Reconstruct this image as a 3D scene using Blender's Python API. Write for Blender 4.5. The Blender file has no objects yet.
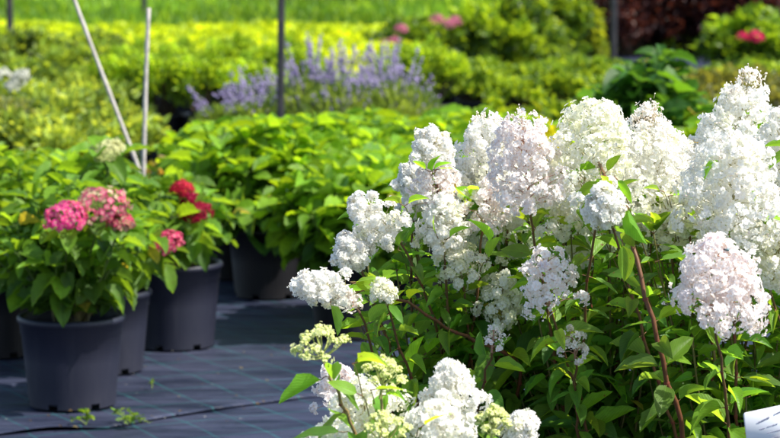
import bpy, math, random
import numpy as np
from mathutils import Vector

random.seed(7)
RNG = np.random.default_rng(7)
R = math.radians
scene = bpy.context.scene
COL = bpy.data.collections.new("place"); scene.collection.children.link(COL)

# ------------------------------------------------------------------ camera
F_PX = 2600.0; PITCH = R(6.4); CAM_Z = 1.45
cam_d = bpy.data.cameras.new("camera"); cam = bpy.data.objects.new("camera", cam_d); COL.objects.link(cam)
cam.location = (0, 0, CAM_Z); cam.rotation_euler = (R(90) - PITCH, 0, 0)
cam_d.sensor_width = 36; cam_d.lens = F_PX * 36 / 780; cam_d.clip_end = 600; cam_d.clip_start = .1
cam_d.dof.use_dof = True; cam_d.dof.focus_distance = 4.85; cam_d.dof.aperture_fstop = 8.0
scene.camera = cam

def at(px, py, Y):
    a = (px - 390) / F_PX; b = (219 - py) / F_PX
    d = Vector((a, math.cos(PITCH) + b * math.sin(PITCH), -math.sin(PITCH) + b * math.cos(PITCH)))
    k = Y / d.y
    return Vector((d.x * k, Y, CAM_Z + d.z * k))
def ground(px, py):
    a = PITCH + math.atan((py - 219) / F_PX)
    return at(px, py, CAM_Z / math.tan(a))

# ------------------------------------------------------------------ light
SUN_EL, SUN_AZ = R(52), R(110)          # azimuth clockwise from +Y: behind and to the right
w = bpy.data.worlds.new("World"); scene.world = w; w.use_nodes = True
nt = w.node_tree; sky = nt.nodes.new("ShaderNodeTexSky"); sky.sky_type = 'NISHITA'; sky.sun_disc = False
sky.sun_elevation = SUN_EL; sky.sun_rotation = SUN_AZ
nt.links.new(sky.outputs[0], nt.nodes["Background"].inputs[0]); nt.nodes["Background"].inputs[1].default_value = .22
sd = Vector((math.sin(SUN_AZ) * math.cos(SUN_EL), math.cos(SUN_AZ) * math.cos(SUN_EL), math.sin(SUN_EL)))
sun_d = bpy.data.lights.new("sun", 'SUN'); sun_d.energy = 8; sun_d.angle = R(.5); sun_d.color = (1, .94, .82)
sun = bpy.data.objects.new("sun", sun_d); COL.objects.link(sun); sun.location = (3, 3, 6)
sun.rotation_euler = (-sd).to_track_quat('-Z', 'Y').to_euler()
scene.view_settings.view_transform = 'Standard'; scene.view_settings.look = 'None'; scene.view_settings.exposure = 0
scene.cycles.max_bounces = 12; scene.cycles.transmission_bounces = 8; scene.cycles.diffuse_bounces = 8
scene.cycles.use_denoising = True

# ------------------------------------------------------------------ materials
def newmat(name):
    m = bpy.data.materials.new(name); m.use_nodes = True
    n = m.node_tree.nodes; l = m.node_tree.links
    return m, n, l, n["Principled BSDF"], n["Material Output"]
def nd(n, t, **kw):
    x = n.new(t)
    for k, v in kw.items(): setattr(x, k, v)
    return x
def attr(n, name):
    a = n.new("ShaderNodeAttribute"); a.attribute_name = name; return a
def math_(n, l, op, a, b=None, c=None):
    x = n.new("ShaderNodeMath"); x.operation = op
    for i, v in enumerate((a, b, c)):
        if v is None: continue
        if isinstance(v, (int, float)): x.inputs[i].default_value = v
        else: l.new(v, x.inputs[i])
    return x.outputs[0]

def leaf_mat(name, tcol=(3.6, 2.7, 1.1), tmix=.42, rough=.42, spec=.4, veins=True):
    m, n, l, p, out = newmat(name)
    a = attr(n, "Col"); uv = attr(n, "luv")
    geo = nd(n, "ShaderNodeNewGeometry"); noise = nd(n, "ShaderNodeTexNoise"); noise.inputs["Scale"].default_value = 55
    l.new(geo.outputs["Position"], noise.inputs["Vector"])
    mr = nd(n, "ShaderNodeMapRange"); mr.inputs[3].default_value = .72; mr.inputs[4].default_value = 1.25
    l.new(noise.outputs[0], mr.inputs[0])
    col = nd(n, "ShaderNodeVectorMath", operation='SCALE'); l.new(a.outputs["Color"], col.inputs[0])
    fac = mr.outputs[0]
    if veins:
        sep = nd(n, "ShaderNodeSeparateXYZ"); l.new(uv.outputs["Vector"], sep.inputs[0])
        au = math_(n, l, 'ABSOLUTE', sep.outputs[0])
        ph = math_(n, l, 'SUBTRACT', math_(n, l, 'MULTIPLY', sep.outputs[1], 52), math_(n, l, 'MULTIPLY', au, 34))
        s = math_(n, l, 'SINE', ph)
        vein = math_(n, l, 'POWER', math_(n, l, 'MULTIPLY_ADD', s, .5, .5), 7)
        mid = nd(n, "ShaderNodeMapRange"); mid.inputs[1].default_value = 0; mid.inputs[2].default_value = .06
        mid.inputs[3].default_value = 1; mid.inputs[4].default_value = 0; l.new(au, mid.inputs[0])
        vv = math_(n, l, 'MAXIMUM', math_(n, l, 'MULTIPLY', vein, .45), mid.outputs[0])
        fac = math_(n, l, 'MULTIPLY', fac, math_(n, l, 'MULTIPLY_ADD', vv, .38, 1))
        b = nd(n, "ShaderNodeBump"); b.inputs["Strength"].default_value = .35; b.inputs["Distance"].default_value = .002
        l.new(math_(n, l, 'MULTIPLY', vv, -1), b.inputs["Height"]); l.new(b.outputs[0], p.inputs["Normal"])
    l.new(fac, col.inputs["Scale"])
    if veins:
        sp = nd(n, "ShaderNodeTexNoise"); sp.inputs["Scale"].default_value = 95; sp.inputs["Detail"].default_value = 3; l.new(geo.outputs["Position"], sp.inputs["Vector"])
        sr = nd(n, "ShaderNodeMapRange"); sr.inputs[1].default_value = .68; sr.inputs[2].default_value = .75; l.new(sp.outputs[0], sr.inputs[0])
        sm = nd(n, "ShaderNodeMix", data_type='RGBA'); l.new(sr.outputs[0], sm.inputs[0]); l.new(col.outputs[0], sm.inputs[6]); sm.inputs[7].default_value = (.16, .10, .03, 1)
        class _O: pass
        col = _O(); col.outputs = [sm.outputs[2]]
    l.new(col.outputs[0], p.inputs["Base Color"])
    p.inputs["Roughness"].default_value = rough; p.inputs["Specular IOR Level"].default_value = spec
    tc = nd(n, "ShaderNodeVectorMath", operation='MULTIPLY'); l.new(col.outputs[0], tc.inputs[0]); tc.inputs[1].default_value = tcol
    t = nd(n, "ShaderNodeBsdfTranslucent"); l.new(tc.outputs[0], t.inputs[0])
    mx = nd(n, "ShaderNodeMixShader"); mx.inputs[0].default_value = tmix
    l.new(p.outputs[0], mx.inputs[1]); l.new(t.outputs[0], mx.inputs[2]); l.new(mx.outputs[0], out.inputs[0])
    return m
def petal_mat(name, tmix=.5, boost=1.0):
    m, n, l, p, out = newmat(name)
    a = attr(n, "Col"); p.inputs["Roughness"].default_value = .55; p.inputs["Specular IOR Level"].default_value = .25
    geo = nd(n, "ShaderNodeNewGeometry"); noise = nd(n, "ShaderNodeTexNoise"); noise.inputs["Scale"].default_value = 240
    l.new(geo.outputs["Position"], noise.inputs["Vector"])
    mr = nd(n, "ShaderNodeMapRange"); mr.inputs[3].default_value = .9; mr.inputs[4].default_value = 1.08
    l.new(noise.outputs[0], mr.inputs[0])
    col = nd(n, "ShaderNodeVectorMath", operation='SCALE'); l.new(a.outputs["Color"], col.inputs[0]); l.new(mr.outputs[0], col.inputs["Scale"])
    l.new(col.outputs[0], p.inputs["Base Color"])
    t = nd(n, "ShaderNodeBsdfTranslucent"); l.new(col.outputs[0], t.inputs[0])
    mx = nd(n, "ShaderNodeMixShader"); mx.inputs[0].default_value = tmix
    l.new(p.outputs[0], mx.inputs[1]); l.new(t.outputs[0], mx.inputs[2]); l.new(mx.outputs[0], out.inputs[0])
    return m
def col_mat(name, rough=.6, spec=.3):
    m, n, l, p, out = newmat(name)
    a = attr(n, "Col"); geo = nd(n, "ShaderNodeNewGeometry"); noise = nd(n, "ShaderNodeTexNoise"); noise.inputs["Scale"].default_value = 120
    l.new(geo.outputs["Position"], noise.inputs["Vector"])
    mr = nd(n, "ShaderNodeMapRange"); mr.inputs[3].default_value = .65; mr.inputs[4].default_value = 1.35
    l.new(noise.outputs[0], mr.inputs[0])
    col = nd(n, "ShaderNodeVectorMath", operation='SCALE'); l.new(a.outputs["Color"], col.inputs[0]); l.new(mr.outputs[0], col.inputs["Scale"])
    l.new(col.outputs[0], p.inputs["Base Color"]); p.inputs["Roughness"].default_value = rough; p.inputs["Specular IOR Level"].default_value = spec
    return m
def noise_mat(name, c1, c2, scale, rough=.8, spec=.2, bump=.0, bscale=None, detail=4):
    m, n, l, p, out = newmat(name)
    geo = nd(n, "ShaderNodeNewGeometry"); noise = nd(n, "ShaderNodeTexNoise"); noise.inputs["Scale"].default_value = scale; noise.inputs["Detail"].default_value = detail
    l.new(geo.outputs["Position"], noise.inputs["Vector"])
    r = nd(n, "ShaderNodeValToRGB"); r.color_ramp.elements[0].position = .35; r.color_ramp.elements[1].position = .68
    r.color_ramp.elements[0].color = (*c1, 1); r.color_ramp.elements[1].color = (*c2, 1)
    l.new(noise.outputs[0], r.inputs[0]); l.new(r.outputs[0], p.inputs["Base Color"])
    p.inputs["Roughness"].default_value = rough; p.inputs["Specular IOR Level"].default_value = spec
    if bump:
        n2 = nd(n, "ShaderNodeTexNoise"); n2.inputs["Scale"].default_value = bscale or scale * 3; n2.inputs["Detail"].default_value = 6
        l.new(geo.outputs["Position"], n2.inputs["Vector"])
        b = nd(n, "ShaderNodeBump"); b.inputs["Strength"].default_value = bump; b.inputs["Distance"].default_value = .01
        l.new(n2.outputs[0], b.inputs["Height"]); l.new(b.outputs[0], p.inputs["Normal"])
    return m
def pot_mat(name, base, dust_or_sunlit=(.085, .078, .085)):
    m, n, l, p, out = newmat(name)
    tc = nd(n, "ShaderNodeTexCoord")
    n1 = nd(n, "ShaderNodeTexNoise"); n1.inputs["Scale"].default_value = 9; n1.inputs["Detail"].default_value = 8; n1.inputs["Roughness"].default_value = .7
    mp = nd(n, "ShaderNodeMapping"); mp.inputs["Scale"].default_value = (1, 1, .35)
    l.new(tc.outputs["Object"], mp.inputs[0]); l.new(mp.outputs[0], n1.inputs[0])
    sep = nd(n, "ShaderNodeSeparateXYZ"); l.new(tc.outputs["Object"], sep.inputs[0])
    low = nd(n, "ShaderNodeMapRange"); low.inputs[1].default_value = .0; low.inputs[2].default_value = .07; low.inputs[3].default_value = .5; low.inputs[4].default_value = 0
    l.new(sep.outputs[2], low.inputs[0])
    d = math_(n, l, 'ADD', low.outputs[0], .42)
    n3 = nd(n, "ShaderNodeTexNoise"); n3.inputs["Scale"].default_value = 26; n3.inputs["Detail"].default_value = 4; mp4 = nd(n, "ShaderNodeMapping"); mp4.inputs["Scale"].default_value = (1, 1, .07)
    l.new(tc.outputs["Object"], mp4.inputs[0]); l.new(mp4.outputs[0], n3.inputs[0])
    sk = nd(n, "ShaderNodeMapRange"); sk.inputs[1].default_value = .55; sk.inputs[2].default_value = .8; sk.inputs[4].default_value = .55; l.new(n3.outputs[0], sk.inputs[0])
    f = math_(n, l, 'ADD', math_(n, l, 'MULTIPLY', math_(n, l, 'POWER', n1.outputs[0], 2.0), d), math_(n, l, 'MULTIPLY', sk.outputs[0], n1.outputs[0]))
    mix = nd(n, "ShaderNodeMix", data_type='RGBA'); l.new(f, mix.inputs[0])
    mix.inputs[6].default_value = (*base, 1); mix.inputs[7].default_value = (*dust_or_sunlit, 1)
    l.new(mix.outputs[2], p.inputs["Base Color"]); p.inputs["Roughness"].default_value = .5; p.inputs["Specular IOR Level"].default_value = .45
    n2 = nd(n, "ShaderNodeTexNoise"); n2.inputs["Scale"].default_value = 260; l.new(tc.outputs["Object"], n2.inputs[0])
    b = nd(n, "ShaderNodeBump"); b.inputs["Strength"].default_value = .18; b.inputs["Distance"].default_value = .002
    l.new(n2.outputs[0], b.inputs["Height"]); l.new(b.outputs[0], p.inputs["Normal"])
    return m
def mat_weed(name):
    m, n, l, p, out = newmat(name)
    geo = nd(n, "ShaderNodeNewGeometry"); mp = nd(n, "ShaderNodeMapping"); mp.inputs["Rotation"].default_value = (0, 0, R(-27))
    wv = nd(n, "ShaderNodeTexNoise"); wv.inputs["Scale"].default_value = 1.7; l.new(geo.outputs["Position"], wv.inputs[0])
    ws = nd(n, "ShaderNodeVectorMath", operation='MULTIPLY_ADD'); l.new(wv.outputs["Color"], ws.inputs[0]); ws.inputs[1].default_value = (.07, .07, 0)
    l.new(geo.outputs["Position"], ws.inputs[2]); l.new(ws.outputs[0], mp.inputs[0])
    sep = nd(n, "ShaderNodeSeparateXYZ"); l.new(mp.outputs[0], sep.inputs[0])
    def line(s, period, half):
        f = math_(n, l, 'PINGPONG', s, period / 2)
        return math_(n, l, 'LESS_THAN', f, half)
    ln = math_(n, l, 'MAXIMUM', line(sep.outputs[0], .155, .0021), line(sep.outputs[1], .235, .0024))
    brk = nd(n, "ShaderNodeTexNoise"); brk.inputs["Scale"].default_value = 9; l.new(geo.outputs["Position"], brk.inputs[0])
    ln = math_(n, l, 'MULTIPLY', ln, math_(n, l, 'MULTIPLY_ADD', brk.outputs[0], 1.6, -.25))
    # weave
    wx = math_(n, l, 'SINE', math_(n, l, 'MULTIPLY', sep.outputs[0], 1500)); wy = math_(n, l, 'SINE', math_(n, l, 'MULTIPLY', sep.outputs[1], 1500))
    weave = math_(n, l, 'MULTIPLY', wx, wy)
    dust_or_sunlit = nd(n, "ShaderNodeTexNoise"); dust_or_sunlit.inputs["Scale"].default_value = 6; dust_or_sunlit.inputs["Detail"].default_value = 9; dust_or_sunlit.inputs["Roughness"].default_value = .7  # pale dust streaks, with sunlit dapples painted into the same lighter tone
    mp2 = nd(n, "ShaderNodeMapping"); mp2.inputs["Scale"].default_value = (.35, 1.6, 1); l.new(geo.outputs["Position"], mp2.inputs[0]); l.new(mp2.outputs[0], dust_or_sunlit.inputs[0])
    dr = nd(n, "ShaderNodeMapRange"); dr.inputs[1].default_value = .38; dr.inputs[2].default_value = .75; l.new(dust_or_sunlit.outputs[0], dr.inputs[0])
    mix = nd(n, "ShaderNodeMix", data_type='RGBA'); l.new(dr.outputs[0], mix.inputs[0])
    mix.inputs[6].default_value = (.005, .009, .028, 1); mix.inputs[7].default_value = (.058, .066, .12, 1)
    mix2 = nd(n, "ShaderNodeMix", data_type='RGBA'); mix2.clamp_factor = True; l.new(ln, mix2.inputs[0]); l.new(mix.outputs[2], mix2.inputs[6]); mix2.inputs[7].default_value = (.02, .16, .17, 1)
    l.new(mix2.outputs[2], p.inputs["Base Color"]); p.inputs["Roughness"].default_value = .5; p.inputs["Specular IOR Level"].default_value = .45
    wr = nd(n, "ShaderNodeTexNoise"); wr.inputs["Scale"].default_value = 7; wr.inputs["Detail"].default_value = 5
    mp3 = nd(n, "ShaderNodeMapping"); mp3.inputs["Scale"].default_value = (.4, 1.5, 1); mp3.inputs["Rotation"].default_value = (0, 0, R(15)); l.new(geo.outputs["Position"], mp3.inputs[0]); l.new(mp3.outputs[0], wr.inputs[0])
    b = nd(n, "ShaderNodeBump"); b.inputs["Strength"].default_value = .9; b.inputs["Distance"].default_value = .06; l.new(wr.outputs[0], b.inputs["Height"])
    b2 = nd(n, "ShaderNodeBump"); b2.inputs["Strength"].default_value = .25; b2.inputs["Distance"].default_value = .001; l.new(weave, b2.inputs["Height"]); l.new(b.outputs[0], b2.inputs["Normal"])
    l.new(b2.outputs[0], p.inputs["Normal"])
    return m

M = {}
M['leaf'] = leaf_mat("broad_leaf", rough=.5, spec=.32)
M['pleaf'] = leaf_mat("panicle_leaf", rough=.45, spec=.4, tmix=.5)
M['bg'] = leaf_mat("small_leaf", veins=False, tmix=.45)
M['petal'] = petal_mat("petal", .5)
M['stem'] = col_mat("stem_bark", .5)
M['bud'] = petal_mat("bud", .06)
M['pot'] = pot_mat("charcoal_plastic", (.008, .010, .026), (.048, .048, .064))
M['potdark'] = pot_mat("black_plastic", (.005, .005, .008), (.022, .02, .024))
M['soil'] = noise_mat("potting_soil", (.012, .009, .006), (.07, .045, .028), 60, .95, .1, .8, 120)
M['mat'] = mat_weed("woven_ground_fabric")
M['lawn'] = noise_mat("lawn", (.05, .12, .014), (.12, .25, .03), 1.3, .8, .2, .5, 12)
M['earth'] = noise_mat("earth", (.03, .028, .016), (.05, .09, .02), .8, .9, .2, .5, 8)
M['metal'] = noise_mat("dark_painted_metal", (.02, .02, .025), (.045, .042, .045), 14, .45, .5, .1, 80)
M['cane'] = noise_mat("weathered_cane", (.42, .38, .36), (.62, .57, .54), 30, .7, .2, .2, 90)
M['label'] = noise_mat("white_label_plastic", (.72, .74, .80), (.84, .85, .88), 20, .35, .5)
M['print'] = noise_mat("label_printing", (.22, .22, .34), (.42, .42, .52), 300, .6, .2)
M['fly'] = col_mat("fly_shell", .2, .9)

# ------------------------------------------------------------------ geometry store
class Geo:
    def __init__(s): s.V = []; s.F = []; s.C = []; s.U = []; s.n = 0
    def add(s, V, F, C=(1, 1, 1), U=None, mat=0):
        V = np.asarray(V, float).reshape(-1, 3); N = len(V)
        C = np.asarray(C, float)
        if C.ndim == 1: C = np.tile(C, (N, 1))
        U = np.zeros((N, 3)) if U is None else U
        s.V.append(V); s.C.append(C); s.U.append(U)
        for f in F:                       # list of arrays (Mx3 or Mx4)
            if len(f): s.F.append((np.asarray(f, int) + s.n, mat))
        s.n += N
    def scatter(s, T, mats, locs, cols, mat=0, ccol=None):
        """T = template dict(v,f,u,w); mats (N,3,3) columns = axes"""
        n = len(locs)
        if n == 0: return
        v = T['v']; k = len(v)
        V = np.einsum('nij,kj->nki', mats, v) + locs[:, None, :]
        cols = np.asarray(cols, float)
        if ccol is not None:
            w_ = T['w'][None, :, None]; C = cols[:, None, :] * w_ + np.asarray(ccol, float).reshape(-1, 1, 3) * (1 - w_)
        else: C = np.repeat(cols[:, None, :], k, 1)
        U = np.tile(T['u'], (n, 1)); off = (np.arange(n) * k)[:, None, None]
        F = [(f[None] + off).reshape(-1, f.shape[1]) for f in T['f']]
        s.add(V.reshape(-1, 3), F, C.reshape(-1, 3), U, mat)
    def build(s, name, mats, parent=None, smooth=True, loc=None):
        me = bpy.data.meshes.new(name)
        V = np.concatenate(s.V); C = np.concatenate(s.C); U = np.concatenate(s.U)
        me.vertices.add(len(V)); me.vertices.foreach_set('co', V.ravel())
        loops = np.concatenate([f.ravel() for f, m in s.F]); tot = np.concatenate([np.full(len(f), f.shape[1]) for f, m in s.F])
        mi = np.concatenate([np.full(len(f), m) for f, m in s.F])
        me.loops.add(len(loops)); me.loops.foreach_set('vertex_index', loops)
        me.polygons.add(len(tot)); st = np.concatenate([[0], np.cumsum(tot)[:-1]])
        me.polygons.foreach_set('loop_start', st); me.polygons.foreach_set('material_index', mi)
        me.update(calc_edges=True)
        a = me.color_attributes.new('Col', 'FLOAT_COLOR', 'POINT'); a.data.foreach_set('color', np.c_[np.clip(C, 0, 1), np.ones(len(C))].ravel())
        u = me.attributes.new('luv', 'FLOAT_VECTOR', 'POINT'); u.data.foreach_set('vector', U.ravel())
        if smooth: me.shade_smooth()
        for m in (mats if isinstance(mats, (list, tuple)) else [mats]): me.materials.append(m)
        o = bpy.data.objects.new(name, me); COL.objects.link(o)
        if parent is not None: o.parent = parent
        if loc is not None: o.location = loc
        return o

def tag(o, label=None, cat=None, group=None, kind=None):
    if label: o['label'] = label
    if cat: o['category'] = cat
    if group: o['group'] = group
    if kind: o['kind'] = kind
    return o
def thing(name, loc, label, cat, group=None, rz=0):
    o = bpy.data.objects.new(name, None); COL.objects.link(o); o.empty_display_size = .1
    o.location = loc; o.rotation_euler = (0, 0, rz); return tag(o, label, cat, group)
def copy_thing(o, loc, rz, sc, label=None, group=None):
    r = o.copy(); COL.objects.link(r); r.location = loc; r.rotation_euler = (0, 0, rz); r.scale = (sc[0], sc[0], sc[1])
    if label: r['label'] = label
    if group: r['group'] = group
    for ch in list(o.children):
        c = ch.copy(); COL.objects.link(c); c.parent = r
        for g in ch.children:
            d = g.copy(); COL.objects.link(d); d.parent = c
    return r

def norm(a): return a / np.maximum(np.linalg.norm(a, axis=-1, keepdims=True), 1e-9)
def basis(d, up, sx, sy, sz=None):
    """columns: across*sx, along d*sy, normal*sz"""
    d = norm(np.asarray(d, float)); up = np.asarray(up, float)
    x = norm(np.cross(d, up)); z = np.cross(x, d)
    sx = np.asarray(sx).reshape(-1, 1); sy = np.asarray(sy).reshape(-1, 1); sz = sy if sz is None else np.asarray(sz).reshape(-1, 1)
    return np.stack([x * sx, d * sy, z * sz], axis=-1)
def tube(G, pts, rad, col, sides=6, mat=0, cap=False):
    P = np.asarray([list(p) for p in pts], float); n = len(P)
    rad = np.full(n, rad) if np.isscalar(rad) else np.asarray(rad)
    T = norm(np.gradient(P, axis=0)); ref = np.array([.31, .77, .55]) if abs(T[0] @ np.array([.31, .77, .55])) < .9 else np.array([1., 0, 0])
    A = norm(np.cross(T, ref)); B = np.cross(T, A)
    th = np.linspace(0, 2 * math.pi, sides, endpoint=False)
    V = P[:, None] + rad[:, None, None] * (np.cos(th)[None, :, None] * A[:, None] + np.sin(th)[None, :, None] * B[:, None])
    i = np.arange(n - 1)[:, None] * sides; j = np.arange(sides)[None]; j2 = (j + 1) % sides
    F = np.stack([i + j, i + j2, i + sides + j2, i + sides + j], -1).reshape(-1, 4)
    C = np.asarray(col, float)
    if C.ndim == 2: C = np.repeat(C, sides, 0)
    faces = [F]
    if cap:
        faces.append(np.arange(sides)[None, ::-1]); faces.append(((n - 1) * sides + np.arange(sides))[None])
    G.add(V.reshape(-1, 3), faces, C, None, mat)
def bez(p0, p1, p2, n=14):
    t = np.linspace(0, 1, n)[:, None]; p0, p1, p2 = [np.asarray(list(p), float) for p in (p0, p1, p2)]
    return (1 - t) ** 2 * p0 + 2 * t * (1 - t) * p1 + t * t * p2
def spline(pts, n=24):
    P = np.asarray([list(p) for p in pts], float)
    P = np.vstack([2 * P[0] - P[1], P, 2 * P[-1] - P[-2]]); out = []
    seg = len(P) - 3
    for q in np.linspace(0, seg - 1e-6, n):
        i = int(q); t = q - i; a, b, c, d = P[i:i + 4]
        out.append(.5 * (2 * b + (c - a) * t + (2 * a - 5 * b + 4 * c - d) * t * t + (3 * b - a - 3 * c + d) * t ** 3))
    return np.array(out)
def lathe(G, prof, col=(1, 1, 1), seg=56, mat=0, notches=()):
    th = np.linspace(0, 2 * math.pi, seg, endpoint=False); prof = np.asarray(prof, float)
    V = np.stack([prof[:, 0][:, None] * np.cos(th), prof[:, 0][:, None] * np.sin(th), np.repeat(prof[:, 1][:, None], seg, 1)], -1)
    F = []
    for i in range(len(prof) - 1):
        for j in range(seg):
            if i == 0 and any((j - q) % seg < 2 for q in notches): continue
            k = (j + 1) % seg
            F.append((i * seg + j, i * seg + k, (i + 1) * seg + k, (i + 1) * seg + j))
    G.add(V.reshape(-1, 3), [np.array(F)], col, None, mat)

# ------------------------------------------------------------------ templates
def leaf_template(nl=7, nw=4, droop=.25, fold=.22, a=.75, b=.95, wob=.03, serr=0., seed=1):
    r = np.random.default_rng(seed); V = []; U = []
    wmax = max((t ** a) * (1 - t) ** b for t in np.linspace(0, 1, 50))
    for i in range(nl + 1):
        t = i / nl; wd = (t ** a) * ((1 - t) ** b) / wmax * .5
        if serr and 0 < i < nl: wd *= 1 + (serr if i % 2 else -serr)
        for j in range(nw + 1):
            u = -1 + 2 * j / nw
            x = u * wd; z = abs(u) * wd * fold * 2 - droop * t * t + r.normal(0, wob) * abs(u) * .6
            V.append((x, t - .12 * droop * t * t, z)); U.append((u * wd * 2, t, 0))
    F = [[i * (nw + 1) + j, i * (nw + 1) + j + 1, (i + 1) * (nw + 1) + j + 1, (i + 1) * (nw + 1) + j] for i in range(nl) for j in range(nw)]
    return dict(v=np.array(V), f=[np.array(F)], u=np.array(U), w=np.ones(len(V)))
def petal_floret(npet=4, cup=.18, wid=.62, seed=0, tipr=.0):
    r = np.random.default_rng(seed); V = []; F = []; W = []
    for k in range(npet):
        a = 2 * math.pi * (k + r.normal(0, .04)) / npet; ca, sa = math.cos(a), math.sin(a)
        wd = wid * r.uniform(.9, 1.1); L = r.uniform(.9, 1.08); tilt = r.uniform(-.12, .14); z0 = .02 * (k % 2)
        pts = [(0.03, 0, 0), (.42, wd * .40, cup * .55 + .03), (.80, wd * .42, cup + .03), (L, 0, cup * .8 + tilt), (.80, -wd * .42, cup + .03), (.42, -wd * .40, cup * .55 + .03), (.55, 0, cup * .35)]
        b = len(V)
        for x, y, z in pts:
            z += tilt * x + z0; V.append((x * ca - y * sa, x * sa + y * ca, z)); W.append(min(1, x * 1.7))
        F += [(b, b + 5, b + 6, b + 1), (b + 6, b + 5, b + 4, b + 3), (b + 6, b + 3, b + 2, b + 1)]
    V = np.array(V) * .5 * 1.0
    return dict(v=V, f=[np.array(F)], u=np.zeros((len(V), 3)), w=np.array(W))
def octa(r=1.):
    V = np.array([(1, 0, 0), (0, 1, 0), (-1, 0, 0), (0, -1, 0), (0, 0, 1), (0, 0, -1)], float) * r
    F = np.array([(0, 1, 4), (1, 2, 4), (2, 3, 4), (3, 0, 4), (1, 0, 5), (2, 1, 5), (3, 2, 5), (0, 3, 5)])
    return dict(v=V, f=[F], u=np.zeros((6, 3)), w=np.ones(6))
def ball():
    V = []; F = []
    for i in range(5):
        ph = math.pi * i / 4
        for j in range(6): V.append((math.sin(ph) * math.cos(j * math.pi / 3), math.sin(ph) * math.sin(j * math.pi / 3), math.cos(ph)))
    for i in range(4):
        for j in range(6): F.append((i * 6 + j, (i + 1) * 6 + j, (i + 1) * 6 + (j + 1) % 6, i * 6 + (j + 1) % 6))
    return dict(v=np.array(V), f=[np.array(F)], u=np.zeros((30, 3)), w=np.ones(30))
def stick():   # unit needle along y
    V = np.array([(1, 0, 0), (-.5, 0, .87), (-.5, 0, -.87), (.6, 1, 0), (-.3, 1, .5), (-.3, 1, -.5)], float)
    F = np.array([(0, 1, 4, 3), (1, 2, 5, 4), (2, 0, 3, 5)])
    return dict(v=V, f=[F], u=np.zeros((6, 3)), w=np.ones(6))
PL = [leaf_template(8, 4, d, f, .62, .95, .03, 0, s) for d, f, s in ((.12, .25, 1), (.3, .2, 2), (.45, .3, 3), (-.05, .3, 4), (.22, .05, 5))]
ML = [leaf_template(11, 4, d, f, .62, .72, .05, .05, s) for d, f, s in ((.15, .2, 11), (.35, .12, 12), (.5, .25, 13), (.05, .3, 14))]
SL = [leaf_template(3, 2, d, .25, .6, .8, .02, 0, s) for d, s in ((.1, 21), (.35, 22))]
NL = [leaf_template(3, 2, .2, .1, .5, .7, 0, 0, 31)]
FL = [petal_floret(4, c, wd, s) for c, wd, s in ((.12, 1.0, 1), (.28, 1.05, 2), (.02, .95, 3), (.45, 1.0, 4))]
OCT = octa(); BALL = ball(); STK = stick()

def scatter_multi(G, temps, mats, locs, cols, mat=0, ccol=None, rng=RNG):
    k = rng.integers(0, len(temps), len(locs))
    for i, T in enumerate(temps):
        s = k == i
        cc = None if ccol is None else (ccol[s] if np.ndim(ccol) == 2 else ccol)
        G.scatter(T, mats[s], locs[s], cols[s], mat, cc)
def rand_dirs(n, rng=RNG): return norm(rng.normal(size=(n, 3)))

# ------------------------------------------------------------------ pots
def pot_parts(parent, rt, h, mat, seed=0, soil=.80, seg=56):
    rb = rt * .80; rt2 = rt * .955
    prof = [(rb, 0), (rb + .001, .016), (rb + (rt2 - rb) * .5, h * .5), (rt2 - (rt2 - rb) * .2, h * .80), (rt2 - (rt2 - rb) * .2 + .0025, h * .805), (rt2, h - .020),
            (rt - .003, h - .019), (rt, h - .014), (rt, h - .006), (rt - .004, h - .001), (rt - .009, h), (rt - .013, h - .004), (rt - .014, h - .03), (rb - .002, .012), (0.001, .011)]
    G = Geo(); lathe(G, prof, seg=seg, notches=[(seg * (i + .12) // 6) for i in range(6)] if seg > 40 else ())
    G.build('pot', mat, parent)
    G = Geo(); k = 24; ri = rb + (rt2 - rb) * soil - .013; th = np.linspace(0, 2 * math.pi, k, endpoint=False); r = np.random.default_rng(seed)
    V = [(0, 0, h * soil + .012)]
    for q in (.33, .66, 1.0):
        for t in th: V.append((ri * q * math.cos(t), ri * q * math.sin(t), h * soil + r.normal(0, .004) + .01 * (1 - q)))
    F3 = [(0, 1 + j, 1 + (j + 1) % k) for j in range(k)]
    F4 = [(1 + i * k + j, 1 + (i + 1) * k + j, 1 + (i + 1) * k + (j + 1) % k, 1 + i * k + (j + 1) % k) for i in range(2) for j in range(k)]
    G.add(V, [np.array(F3), np.array(F4)])
    G.build('soil', M['soil'], parent)
    return h * soil

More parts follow.
